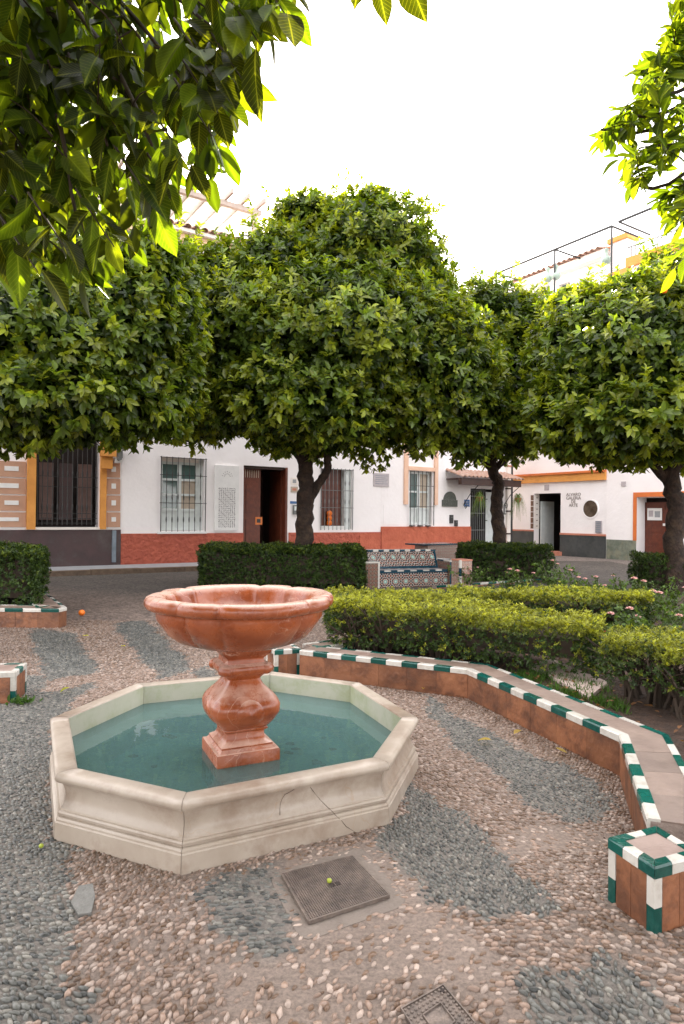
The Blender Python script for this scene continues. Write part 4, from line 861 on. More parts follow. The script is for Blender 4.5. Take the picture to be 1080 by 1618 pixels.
# --- corner house on the right
E1 = W2.px(1230, 800)[0]
hE = house('corner_house', 'white house with orange framed brown door and roof railing at the right edge', W2, ge, E1, 8)
de = list(W2.rect(1006, 786, 1052, 900)); de[2] = 0; de[1] = W2.px(1078, 850)[0]; zE = W2.px(1010, 402)[1]; zdE = W2.px(980, 853)[1]
mb = MB(); W2.holes(mb, ge+.002, E1, 0, zE, [tuple(de)], .55, off=.02); W2.shell(mb, ge+.002, E1, zE); W2.box(mb, ge+.001, ge+.03, 0, zE, -.1, .021); mb.obj('wall', M['plaster'], hE)
W2.b('dado', (ge+.03, de[0]-.02, 0, zdE), .02, .05, M['dado_stone'], hE)
r = W2.rect(1001, 783, 1006, 856); W2.b('door_surround', (r[0], de[0]-.005, zdE, de[3]+.18), .02, .06, M['orange_trim'], hE); W2.b('door_surround', (de[0]-.005, de[1]+.2, de[3]+.02, de[3]+.18), .02, .06, M['orange_trim'], hE)
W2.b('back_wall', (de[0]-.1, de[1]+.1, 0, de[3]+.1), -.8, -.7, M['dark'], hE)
dl = W2.b('door_leaf', (de[0]+.012, de[1], .05, de[3]-.15), -.5, -.44, M['wood'], hE)
for a0, a1 in ((.08, .46), (.54, .92)):
    for b0, b1 in ((.06, .24), (.28, .44), (.48, .60), (.86, .96)): L = de[1]-de[0]; H_ = de[3]-.2; W2.b('door_panel', (de[0]+a0*L, de[0]+a1*L, .05+b0*H_, .05+b1*H_), -.44, -.42, M['wood'], dl)
r = W2.rect(1022, 803, 1045, 822, -.4); t = thing('poster', 'white framed notice with a small photo pinned to the brown door', 'notice', W2.wp((r[0]+r[1])/2, r[2], -.4)); W2.b('board', r, -.418, -.40, M['white'], t); W2.b('photo', (r[0]+.05, r[0]+.22, r[2]+.12, r[3]-.08), -.40, -.398, M['greystone'], t); W2.b('print', (r[0]+.27, r[1]-.06, r[2]+.1, r[3]-.1), -.40, -.398, M['pave'], t)
W2.b('door_knob', W2.rect(1047, 827, 1051, 831, -.4), -.44, -.38, M['white'], dl)
r = W2.rect(982, 761, 989, 768); t = W2.b('wall_grating', r, .02, .05, M['greystone'], loc=W2.wp((r[0]+r[1])/2, r[2], 0)); tag(t, 'small square grey grating high on the right house', 'vent')
# parapet pillar, cap, rail on the terrace
r = W2.rect(965, 382, 991, 440); W2.b('parapet_pillar', (r[0], r[1], zE-.6, r[3]), -.5, .06, M['plaster'], hE); rc = W2.rect(964, 377, 993, 385); W2.b('pillar_cap', (r[0]-.08, r[1]+.08, r[3]+.002, r[3]+.17), -.55, .14, M['plaster_ochre'], hE)
W2.b('cornice', (r[1]+.002, E1, zE-.35, zE-.02), .0, .12, M['plaster_ochre'], hE); W2.b('cornice', (ge+.04, r[1]+.1, W2.px(968, 432)[1]-.2, W2.px(968, 432)[1]), .02, .12, M['plaster_ochre'], hE)
zr = W2.px(1020, 380)[1]
rl = link(bpy.data.objects.new('roof_railing', None)); rl.parent = hE; lo = Vector(W2.wp(r[1], zE, 0)); rl.location = lo-ORI[hE.name]; ORI[rl.name] = lo
W2.b('top_rail', (r[1], E1, zr-.03, zr), -.05, -.01, M['iron_grey'], rl)
k = 0; a = r[1]+.12
while a < E1-.1: W2.b('baluster', (a-.012, a+.012, zE, zr-.03), -.042, -.018, M['iron_grey'], rl); a += .16
mb = MB(); W2.box(mb, r[0]+.4, E1, zE, zE+1.1, -4.6, -4.2); mb.obj('rear_parapet', M['canvas'], hE); tilerow(W2, 'roof_tiles', r[0]+.4, E1, zE+1.12, -4.1, -4.7, hE, .3, .05)
# --- metal awning frame with hanging pots in front of the upper gallery wall
t = thing('awning_frame', 'thin grey metal awning frame jutting out under the sky above the gallery', 'awning frame', W2.wp(0, ZE2, 0))
fo = 1.75; fs = [W2.px(x, y, fo)[0] for x, y in ((784, 432), (876, 400), (966, 366))]; zf = ZE2-.03
mb = MB(); mb.tube([W2.wp(fs[0], zf, fo), W2.wp(fs[2], zf, fo)], .045, 6); mb.obj('front_rail', M['iron'], t)
mb = MB(); mb.tube([W2.wp(fs[2]+.25, zf+.05, fo), W2.wp(E1+1, zf+.05, fo)], .045, 6); mb.obj('front_rail', M['iron'], t)
for a in fs:
    mb = MB(); mb.tube([W2.wp(a, zf, fo), W2.wp(a, zf, .0)], .035, 6); mb.obj('side_rail', M['iron'], t)
    mb = MB(); mb.tube([W2.wp(a, zf, fo), W2.wp(a, zf-3.2, fo)], .035, 6); mb.obj('post', M['iron'], t)
mb = MB(); mb.tube([W2.wp(fs[2]+.25, zf+.05, fo), W2.wp(fs[2]+.25, zf+.05, .0)], .035, 6); mb.obj('side_rail', M['iron'], t)
W2.b('balcony_slab', (fs[0]-.2, fs[2]+.2, zf-3.3, zf-3.15), .03, fo+.1, M['plaster'], t)
for x, y, lb in ((865, 441, 'pale green hanging pot under the awning frame, leftmost of three'), (878, 437, 'pale green hanging pot beside the middle awning post'), (957, 412, 'pale green hanging pot beside the pillar of the corner house')):
    a, z = W2.px(x, y, fo-.1); tt = thing('hanging_pot', lb, 'hanging pot', W2.wp(a, z, fo-.1), 'hanging pots under the awning frame'); p = W2.wp(a, z, fo-.1)
    mb = MB(); mb.lathe([(.04, -.14), (.13, -.08), (.17, .02), (.13, .10), (.05, .16), (.05, .3), (.09, .36), (.02, .42)], p, 10); mb.obj('pot', material('pale_green_glaze', (.36, .45, .38), (.30, .38, .32), 6, .4), tt, smooth=True)
    mb = MB(); mb.tube([p, (p[0], p[1], zf)], .008, 5); mb.obj('chain', M['iron_grey'], tt)
# --- pergola on the roof of the white house
pg = thing('roof_pergola', 'pale canvas-covered pergola with wooden rafters on the roof of the white house', 'pergola', W1.wp(0, ZE, 0))
zp = W1.px(345, 315, -.3)[1]; pe = W1.px(412, 332, -.3)[0]; ps0 = -4.5
W1.b('front_beam', (ps0, pe, zp-.14, zp), -.38, -.24, M['palewood'], pg)
n = int((pe-ps0)/.5)
for k in range(n+1):
    a = pe-.12-k*.5; W1.b('rafter', (a-.04, a+.04, zp+.02, zp+.16), -3.6, .22, M['palewood'], pg)
    if k < n: W1.b('canvas_panel', (a-.485, a-.015, zp+.004, zp+.016), -3.6, -.42, M['awning'], pg, cols=np.ones((8, 3))*.85)
for a in (ps0+.2, pe-.2): 
    for o_ in (-.38, -3.5): W1.b('post', (a-.07, a+.07, ZE, zp-.14), o_-.0, o_+.14, M['palewood'], pg)
W1.b('rear_screen', (ps0, pe-.4, ZE, zp-.01), -3.75, -3.61, M['canvas'], pg)
# --- things fixed to the white walls
t = thing('carved_lattice_panel', 'tall carved white plaster panel with star lattice between window and door', 'wall panel', W1.wp(sx(357), 1.2, 0)); r = W1.rect(338, 736, 375.5, 838)
W1.b('panel', r, .0, .07, M['white'], t); r = (r[0]+.10, r[1]-.10, r[2]+.08, r[3]-.62)
g_ = material('shadow_grey_inlay', (.36, .34, .34), (.30, .28, .28), 8, .9)
mb = MB(); nu, nv = 9, 22
for i in range(nu):
    for j in range(nv):
        cx, cz = r[0]+(r[1]-r[0])*(i+.5)/nu, r[2]+(r[3]-r[2])*(j+.5)/nv
        th = math.atan2((j % 8)-3.5, (i % 6)-2.5)+.6; le = .042 if (i+j) % 2 else .03; wd_ = .012 if (i+j) % 3 else .02
        c_, s_ = math.cos(th), math.sin(th); V = []
        for o in (.069, .0725):
            for a, b in ((-le, 0), (0, -wd_), (le, 0), (0, wd_)): V.append(W1.wp(cx+a*c_-b*s_, cz+a*s_+b*c_, o))
        mb.add(V, [(4, 5, 6, 7), (0, 1, 5, 4), (1, 2, 6, 5), (2, 3, 7, 6), (3, 0, 4, 7)])
for k in range(7):
    th = math.pi*(k+.5)/7; sc_, zc_ = (r[0]+r[1])/2, r[3]+.30
    for q in (.09, .15): V = [W1.wp(sc_+(q+a)*math.cos(th)-b*math.sin(th), zc_+(q+a)*math.sin(th)+b*math.cos(th), .0725) for a, b in ((-.02, 0), (0, -.012), (.02, 0), (0, .012))]; mb.add(V, [(0, 1, 2, 3)])
o = mb.obj('lattice_openings', g_, t); tag(o, kind='stuff')
def plaque(name, label, cat, px, o1, mat, inner=None):
    r = W1.rect(*px); t = thing(name, label, cat, W1.wp((r[0]+r[1])/2, r[2], 0)); W1.b('plate', r, .0, o1, mat, t); return t, r
t, r = plaque('stone_plaque', 'square grey inscribed stone plaque high on the white wall', 'plaque', (589.5, 748, 613.5, 768.5), .03, M['greystone'])
for k in range(5): W1.b('inscription_line', (r[0]+.06, r[1]-.06-.05*(k % 2), r[3]-.09-.065*k, r[3]-.075-.065*k), .03, .032, M['lead'], t)
t, r = plaque('bronze_plaque', 'dark grey relief plaque with an arched top right of the narrow window', 'plaque', (697.5, 790, 721, 800.5), .05, M['bronze']); sc_, zc_ = (r[0]+r[1])/2, r[3]
mb = MB(); n = 14; rr = .28; V = [W1.wp(sc_+rr*math.cos(math.pi*k/n), zc_+.002+rr*1.05*math.sin(math.pi*k/n), o) for o in (.0, .06) for k in range(n+1)]
mb.add(V, [tuple(range(n+1, 2*n+2))]+[(k, k+1, n+2+k, n+1+k)[::-1] for k in range(n)]); mb.obj('relief', M['bronze'], t)
t, r = plaque('street_number_tile', 'blue enamel sign with pale print by the canopy bracket', 'sign', (733, 789.5, 741, 801), .02, M['blue'])
for k in range(3): W1.b('print', (r[0]+.05, r[1]-.05, r[3]-.10-.08*k, r[3]-.07-.08*k), .02, .022, M['pave'], t)
t, r = plaque('letter_box', 'black slot box on the white wall, taller one above the dado', 'letter box', (709.5, 813.5, 714.5, 827), .05, M['iron']); W1.b('slot', (r[0]+.03, r[1]-.03, r[3]-.1, r[3]-.07), .05, .055, M['iron_grey'], t)
t, r = plaque('letter_box', 'small black box touching the top of the orange-red dado', 'letter box', (717, 822, 721.5, 831.5), .05, M['iron']); W1.b('slot', (r[0]+.03, r[1]-.03, r[3]-.08, r[3]-.05), .05, .055, M['iron_grey'], t)
t, r = plaque('intercom', 'grey intercom box on the wall right of the open brown door', 'intercom', (462, 798, 469, 813), .06, M['iron_grey']); W1.b('button_panel', (r[0]+.03, r[1]-.03, r[2]+.12, r[3]-.04), .06, .065, M['whitewood'], t)
t, r = plaque('wall_sticker', 'small blue strip sign above the intercom by the door', 'sign', (458, 792, 470, 796), .01, M['blue'])
t, r = plaque('wall_plate', 'pale plate with red and cream glaze above the blue strip', 'plate', (459, 769, 470, 778), .015, M['curtain']); W1.b('glaze_motif', (r[0]+.05, r[1]-.05, r[2]+.05, r[3]-.05), .015, .018, M['moulding'], t)
t, r = plaque('wall_plate', 'greenish painted plate topmost of the plates beside the door', 'plate', (459, 755, 470, 766), .015, M['canvas']); W1.b('glaze_motif', (r[0]+.06, r[1]-.06, r[2]+.05, r[3]-.05), .015, .018, M['pave'], t)
t, r = plaque('menu_frame', 'grey framed menu board on the wall right of the slim tree trunk', 'menu board', (795, 797.5, 801.5, 813), .03, M['iron_grey']); W1.b('sheet', (r[0]+.04, r[1]-.04, r[2]+.05, r[3]-.05), .03, .033, M['white'], t)
t, r = plaque('security_camera', 'white security camera under the ochre capital', 'camera', (178, 725, 187, 732), .2, M['white']); p = W1.wp(r[0]+.1, r[2]+.12, .2); mb = MB(); mb.tube([W1.wp(r[0]+.1, r[2]+.1, .2), W1.wp(r[0]+.1, r[2]+.1, .34)], .05, 10); mb.obj('lens_tube', M['iron_grey'], t)
t, r = plaque('wall_lamp', 'grey bracket lamp at the join of the ochre and white houses', 'lamp', (184, 712, 192, 724), .12, M['iron_grey']); mb = MB(); mb.tube([W1.wp(r[1], r[3], .1), W1.wp(r[1]+.2, r[3]+.1, .16), W1.wp(r[1]+.32, r[3]-.02, .2)], [.02, .035, .05], 8); mb.obj('lamp_arm', M['iron_grey'], t)
r = W1.rect(516, 816, 524, 830, -.1); t = thing('fruit_jar', 'glowing jar of oranges on the sill of the right-hand grilled window', 'jar', W1.wp((r[0]+r[1])/2, r[2], -.1)); 
for k in range(3): p = W1.wp((r[0]+r[1])/2, win2[2]+.2+.15*k, -.1); mb = MB(); mb.lathe([(.02, -.09), (.07, -.06), (.09, 0), (.07, .06), (.02, .09)], p, 10); mb.obj('orange', M['orange'], t, smooth=True)
# --- pavement and kerb along the facade
k0, k1 = G(80, 911, 0), G(322, 902, 0); kd = Vector((k1.x-k0.x, k1.y-k0.y)).normalized(); ka = Vector((k0.x, k0.y))-kd*7; kb = Vector((k1.x, k1.y))+kd*13
pk = [tuple(ka+Vector((-kd.y, kd.x))*.2), tuple(kb+Vector((-kd.y, kd.x))*.2), W1.wp(SD+1, 0, -.1)[:2], W1.wp(SA, 0, -.1)[:2]]
o = plate('pavement', pk, -.05, .118, M['pave']); tag(o, kind='structure')
kt = link(bpy.data.objects.new('kerb', None)); ORI[kt.name] = Vector((ka.x, ka.y, 0)); kt.location = (ka.x, ka.y, 0); tag(kt, kind='structure')
Lk = (kb-ka).length; m = int(Lk/1.1)
for k in range(m):
    a, b = ka+kd*(Lk*k/m+.006), ka+kd*(Lk*(k+1)/m-.006); nn = Vector((-kd.y, kd.x))*.198; mb = MB(); dz = random.uniform(-.006, .004); mb.hexa([a, b, b+nn, a+nn], -.05, .12+dz); mb.obj('kerb_stone', M['kerb'], kt)
# ------------------------------------------------------------------ vegetation
def unit(a): return a/np.maximum(np.linalg.norm(a, axis=-1, keepdims=True), 1e-6)
def leafgeo(P, D, Nn, L, W, col, q=4):     # P base, D along the leaf, Nn face normal; folded along the midrib
    N = len(P); T = unit(np.cross(D, Nn)); Nn = unit(np.cross(T, D)); L = L[:, None]; W = W[:, None]
    b = P; t = P+D*L-Nn*L*.10
    if q == 4:
        V = np.stack([b, P+D*L*.30+T*W*.44+Nn*W*.16, P+D*L*.66+T*W*.42+Nn*W*.12-Nn*L*.03, t, P+D*L*.66-T*W*.42+Nn*W*.12-Nn*L*.03, P+D*L*.30-T*W*.44+Nn*W*.16], 1)
        F = np.array([[0, 3, 2, 1], [0, 5, 4, 3]])
    else:
        V = np.stack([b, P+D*L*.45+T*W*.5+Nn*W*.15, t, P+D*L*.45-T*W*.5+Nn*W*.15], 1); F = np.array([[0, 2, 1], [0, 3, 2]])
    nv = V.shape[1]; FF = (F[None]+(np.arange(N)*nv)[:, None, None]).reshape(-1, F.shape[1])
    return V.reshape(-1, 3), FF, np.repeat(col, nv, 0)
def rdir(n): return unit(rng.standard_normal((n, 3)))
def sprigs(C, OUTD, nleaf, L, col, spread=1.25, droop=.55, asp=.47, q=4):   # rosettes of leaves round twig tips
    n = len(C); A = unit(OUTD+.35*rdir(n)); X_ = unit(np.cross(A, rdir(n))); Y_ = np.cross(A, X_)
    Ps, Ds, Ns, Ls, Cs = [], [], [], [], []
    for k in range(nleaf):
        th = k*2.4+rng.uniform(-.4, .4, (n, 1)); sp = spread*rng.uniform(.45, 1.25, (n, 1)); side = np.cos(th)*X_+np.sin(th)*Y_
        D = unit(A*(1.15-.12*k*0)+side*sp*1.1+np.array([0, 0, -droop])); Ps.append(C-A*(L*.22*k/nleaf)[:, None]*2.2+side*L[:, None]*.06); Ds.append(D); Ns.append(unit(A*1.0-side*.5+.25*rdir(n)+np.array([0, 0, .35])))
        Ls.append(L*rng.uniform(.65, 1.15, n)); Cs.append(col*rng.uniform(.6, 1.35, (n, 1)))
    L_ = np.concatenate(Ls); return leafgeo(np.concatenate(Ps), np.concatenate(Ds), np.concatenate(Ns), L_, L_*asp, np.concatenate(Cs), q)
def bumpy(D, seed, f=3.2, amp=.16):
    r = np.random.default_rng(seed); s = np.zeros(len(D))
    for k in range(9):
        w_ = r.standard_normal(3)*f*(1+k*.28); s += np.sin(D@w_+r.uniform(0, 6))/(1+k*.28)
    return 1+amp*s/3.2
DKG = np.array([.024, .050, .008]); MDG = np.array([.140, .205, .026]); YG = np.array([.33, .39, .036])
def crown(parent, blobs, Y0, n_per, L, zcut, seed, yg=.3, name='crown', thin=0.):
    Cn, Dn, Ln, Hn = [], [], [], []
    bl_ = []
    for (px, py, dy, rx, ry, rd) in blobs:
        c = at(px, py, Y0+dy); s_ = (Y0+dy)/FPX; bl_.append((np.array(c), np.array([rx*s_, rd, ry*s_])))
    for bi, (c, r) in enumerate(bl_):
        area = 4*math.pi*((r[0]*r[1])**1.6/3+(r[0]*r[2])**1.6/3+(r[1]*r[2])**1.6/3)**(1/1.6)
        for sh, dens, ll in ((1., .85, 1.), (.86, .9, 1.05), (.68, .7, 1.35), (.45, .5, 1.6)):
            n = int(area*n_per*dens); D = rdir(n); k = bumpy(D, seed+bi, 3.6, .16); fine = bumpy(D, seed+bi+50, 10., .19); rr = sh*k*fine*rng.uniform(.93, 1.04, n)
            P = c+D*r*rr[:, None]
            keep = np.ones(n, bool)
            for bj, (c2_, r2_) in enumerate(bl_):
                if bj != bi: keep &= (((P-c2_)/r2_)**2).sum(1) > .55
            if sh == 1.: keep &= (fine*k) > .80+thin
            zc = zcut+.35*np.sin(P[:, 0]*2.1+seed)*np.cos(P[:, 1]*1.7)+.16*np.sin(P[:, 0]*6.3+1)+rng.uniform(-.12, .22, n)
            keep &= P[:, 2] > zc
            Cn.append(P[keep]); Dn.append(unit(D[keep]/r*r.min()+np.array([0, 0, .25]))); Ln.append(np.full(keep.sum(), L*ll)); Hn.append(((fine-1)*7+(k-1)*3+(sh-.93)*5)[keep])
        # young shoots standing proud of the top
        n = int(area*.55); D = rdir(n); D[:, 2] = np.abs(D[:, 2]); D = unit(D+np.array([0, 0, .3])); k = bumpy(D, seed+bi, 3.6, .16)*bumpy(D, seed+bi+50, 10., .19)
        for q_ in range(4):
            P = c+D*r*k[:, None]+(D*.5+np.array([0, 0, .8]))*(.04+.085*q_); keep = np.ones(n, bool)
            for bj, (c2_, r2_) in enumerate(bl_):
                if bj != bi: keep &= (((P-c2_)/r2_)**2).sum(1) > .9
            Cn.append(P[keep]); Dn.append(unit(D[keep]*.4+np.array([0, 0, 1.]))); Ln.append(np.full(keep.sum(), L*.75)); Hn.append(np.full(keep.sum(), 1.6))
    # a skirt of hanging sprays along the clipped underside
    C = np.concatenate(Cn); D = np.concatenate(Dn); Ls = np.concatenate(Ln)*rng.uniform(.8, 1.15, len(C))
    z = C[:, 2]; low = z < zcut+.7; D[low] = unit(D[low]*.8+np.array([0, 0, -.55]))
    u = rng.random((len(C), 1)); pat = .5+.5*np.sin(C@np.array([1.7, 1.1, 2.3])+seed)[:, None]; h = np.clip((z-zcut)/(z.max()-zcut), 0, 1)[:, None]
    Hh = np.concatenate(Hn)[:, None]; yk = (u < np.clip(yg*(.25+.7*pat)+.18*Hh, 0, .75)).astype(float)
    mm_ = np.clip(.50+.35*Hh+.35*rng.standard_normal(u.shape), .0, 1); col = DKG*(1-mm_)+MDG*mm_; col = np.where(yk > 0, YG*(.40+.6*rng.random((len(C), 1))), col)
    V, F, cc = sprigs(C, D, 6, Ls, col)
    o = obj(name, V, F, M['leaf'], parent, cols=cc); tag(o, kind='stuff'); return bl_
def limb(mb, pts, r0, r1, n=10, jit=.06, seg=6):
    P = [Vector(p) for p in pts]; out = []
    for i in range(len(P)-1):
        for k in range(seg): 
            t = k/seg; a = P[max(i-1, 0)]; b = P[i]; c = P[i+1]; d = P[min(i+2, len(P)-1)]
            out.append(.5*((2*b)+(c-a)*t+(2*a-5*b+4*c-d)*t*t+(3*b-a-3*c+d)*t**3))
    out.append(P[-1]); m = len(out); out = [p+Vector((random.gauss(0, 1), random.gauss(0, 1), 0))*r1*.15 for p in out]
    mb.tube(out, [r0+(r1-r0)*k/(m-1) for k in range(m)], n, jit)
def tree(label, Y0, base, blobs, n_per, L, zcut, seed, trunk, limbs, yg=.3, thin=0.):
    b = at(base[0], 815, Y0); t = thing('orange_tree', label, 'tree', (b.x, b.y, 0), 'clipped orange trees round the square')
    mb = MB(); pts = [at(x, y, Y0) for x, y in trunk[0]]; pts[0].z = 0; limb(mb, pts, trunk[1], trunk[2], 14, .07); mb.obj('trunk', M['bark'], t, smooth=True)
    for pp, r0, r1 in limbs:
        mb = MB(); limb(mb, [at(x, y, Y0+dy) for x, y, dy in pp], r0, r1, 9, .08); mb.obj('branch', M['bark'], t, smooth=True)
    bl_ = crown(t, blobs, Y0, n_per, L, zcut, seed, yg, thin=thin)
    # finer boughs feeding the crown
    mb = MB(); top = at(*trunk[0][-1], Y0); r_ = random.Random(seed)
    for c, r in bl_:
        for k in range(4):
            e = Vector(c)+Vector((r_.uniform(-.6, .6)*r[0], r_.uniform(-.6, .6)*r[1], r_.uniform(-.5, .4)*r[2])); m_ = (top+e)/2+Vector((0, 0, -.2)); mb.tube([top, m_, e], [.10, .06, .02], 6, .05)
    o = mb.obj('boughs', M['bark'], t, smooth=True); tag(o, kind='stuff'); return t
# middle tree
tree('tall round orange tree with forked trunk behind the fountain bowl', 13.8, (481, 0),
     [(530, 570, 0, 190, 150, 2.5), (400, 550, -.3, 122, 128, 1.7), (585, 420, .2, 108, 98, 1.6), (445, 440, .1, 88, 78, 1.3), (490, 350, .2, 60, 38, .8), (680, 595, -.4, 105, 125, 1.5), (480, 640, -.9, 170, 75, 1.6), (650, 460, .3, 66, 70, 1.1), (350, 620, -.6, 75, 70, 1.1), (335, 478, -.3, 88, 82, 1.3), (312, 600, -.2, 72, 100, 1.2), (742, 640, -.2, 58, 98, 1.), (590, 325, .3, 28, 24, .5)],
     40, .158, at(0, 720, 13.8).z, 3, (((478, 880), (479, 850), (482, 790), (484, 745), (480, 700), (500, 620)), .20, .13), [(((484, 800, 0), (500, 768, 0), (517, 742, -.05), (523, 700, -.2), (590, 600, -.3)), .11, .06), (((487, 735, 0), (450, 690, .2), (400, 620, .4)), .13, .05), (((492, 720, 0), (560, 690, .5), (660, 620, .5)), .12, .05)], yg=.5)
# left tree, nearer
tree('broad dark orange tree hanging over the barred window at the left', 10.8, (-95, 0),
     [(70, 560, 0, 215, 150, 2.3), (215, 520, -.2, 95, 130, 1.4), (-130, 540, .2, 190, 180, 2.3), (140, 440, .3, 130, 75, 1.5), (60, 640, -.7, 200, 75, 1.6), (270, 620, .1, 45, 75, .8), (255, 455, .1, 62, 80, 1.1)],
     38, .155, at(0, 708, 10.8).z, 11, (((-95, 900), (-92, 800), (-90, 700), (-70, 600)), .24, .16), [(((-88, 740, 0), (-20, 690, 0), (80, 600, 0)), .10, .04), (((-90, 700, 0), (-60, 600, .4), (40, 500, .5)), .10, .04)], yg=.38)
# tree behind the right end of the bench
tree('slim-trunked orange tree in front of the tiled canopy and iron gate', 15.8, (786, 0),
     [(800, 600, .2, 95, 120, 1.6), (770, 520, .2, 75, 75, 1.2), (850, 560, .3, 70, 90, 1.2), (790, 660, 0, 100, 60, 1.5), (815, 500, .3, 40, 35, .7)],
     32, .17, at(0, 732, 15.8).z, 23, (((786, 890), (788, 840), (783, 800), (787, 765), (777, 735), (785, 660)), .165, .12), [(((780, 745, 0), (740, 700, 0), (720, 650, 0)), .09, .04), (((782, 740, 0), (830, 690, 0), (860, 620, 0)), .09, .04)], yg=.5)
# right tree
tree('dense orange tree with a single orange in its crown at the right edge', 12.6, (1066, 0),
     [(1010, 590, 0, 155, 142, 2.2), (925, 570, .2, 85, 100, 1.4), (1085, 490, .1, 110, 92, 1.8), (905, 650, -.2, 75, 70, 1.1), (1020, 670, -.6, 160, 62, 1.7), (905, 490, .4, 36, 34, .7), (1150, 600, 0, 140, 140, 2.0), (965, 492, .3, 55, 44, 1.)],
     36, .165, at(0, 754, 12.6).z, 37, (((1066, 905), (1066, 850), (1070, 800), (1060, 750), (1075, 640)), .19, .14), [(((1062, 770, 0), (1020, 720, 0), (960, 640, 0)), .11, .04), (((1066, 740, 0), (1110, 690, 0), (1150, 600, 0)), .09, .04)], yg=.38)
p = at(1049, 459, 10.75); t = thing('orange', 'ripe orange hanging in the crown of the right-hand orange tree', 'orange', tuple(p)); mb = MB(); mb.lathe([(.01, -.05), (.035, -.042), (.05, 0), (.035, .042), (.01, .05)], p, 12); mb.obj('fruit', M['orange'], t, smooth=True); mb = MB(); mb.tube([p+Vector((0, 0, .05)), p+Vector((.02, .05, .18))], .004, 5); mb.obj('stalk', M['twig'], t)
# ---- near branches: full leaves, the largest of them objects of their own
def bigleaf_mesh(seed):
    r = random.Random(seed); n = 7; V = []; F = []; cu = r.uniform(.05, .22); fo = r.uniform(.10, .32); tw_ = r.uniform(-.12, .12); wd = r.uniform(.40, .5)
    for i in range(n+1):
        t = i/n; w_ = wd*.5*math.sin(math.pi*min(1, t**.85*1.0))**.8*(1 if t < .5 else (1-(t-.5)*.25)) if 0 < t < 1 else .004
        z = -cu*t*t
        for s in (-1, -.5, 0, .5, 1): V.append((t, s*w_+.02*math.sin(t*9+s), z+abs(s)*w_*fo*1.6-abs(abs(s)-.5)*0+s*tw_*t*.3+.012*math.sin(t*22)*abs(s)))
    for i in range(n):
        for k in range(4): F.append((i*5+k, (i+1)*5+k, (i+1)*5+k+1, i*5+k+1))
    V += [(-.14, -.006, .004), (-.14, .006, .004), (0, -.008, 0), (0, .008, 0)]; m = len(V); F.append((m-4, m-2, m-1, m-3)); return V, F
def veined(m):
    n = m.node_tree.nodes; lk = m.node_tree.links.new; b = n['Principled BSDF']; co = n.new('ShaderNodeTexCoord'); s_ = n.new('ShaderNodeSeparateXYZ'); lk(co.outputs['Object'], s_.inputs[0])
    def mt(op, a, c): x = n.new('ShaderNodeMath'); x.operation = op; [lk(v, x.inputs[i]) if not isinstance(v, (int, float)) else setattr(x.inputs[i], 'default_value', v) for i, v in enumerate((a, c))]; return x.outputs[0]
    f = mt('FRACT', mt('MULTIPLY', mt('SUBTRACT', s_.outputs[0], mt('MULTIPLY', mt('ABSOLUTE', s_.outputs[1], 0), 1.25)), 11), 0); v = mt('LESS_THAN', mt('ABSOLUTE', mt('SUBTRACT', f, .5), 0), .07)
    mid = mt('LESS_THAN', mt('ABSOLUTE', s_.outputs[1], 0), .012); v = mt('MAXIMUM', mt('MULTIPLY', v, .45), mid)
    bp = n.new('ShaderNodeBump'); bp.inputs['Strength'].default_value = .5; bp.inputs['Distance'].default_value = .01; bp.invert = True; lk(v, bp.inputs['Height']); lk(bp.outputs[0], b.inputs['Normal'])
    for lnk in list(b.inputs['Base Color'].links): src = lnk.from_socket
    mx = n.new('ShaderNodeMix'); mx.data_type = 'RGBA'; mx.blend_type = 'ADD'; mx.inputs[7].default_value = (.09, .10, .02, 1); lk(v, mx.inputs[0]); lk(src, mx.inputs[6]); 
    for lnk in [q for q in m.node_tree.links if q.from_socket == src and q.to_node != mx]: t_ = lnk.to_socket; lk(mx.outputs[2], t_)
M['leafv'] = M['leafbig'].copy(); M['leafv'].name = 'veined_near_leaf'; veined(M['leafv'])
LM = {}
SHADES = [np.array(c) for c in ((.022, .032, .006), (.034, .060, .009), (.065, .115, .015), (.115, .165, .018), (.15, .125, .02))]
def ribbed(c, n_): k = np.tile(c, (n_, 1)); k[2:40:5] *= 1.7; k[1:40:5] *= .9; return k
for s_ in range(6):
    for ci, c in enumerate(SHADES): V, F = bigleaf_mesh(s_); LM[s_, ci] = mesh(V, F, M['leafv'], True, ribbed(c, len(V)), 'leaf')
def basis(D, N_):
    D = D.normalized(); T = N_.cross(D).normalized(); N2 = D.cross(T); return Matrix(((D.x, T.x, N2.x), (D.y, T.y, N2.y), (D.z, T.z, N2.z)))
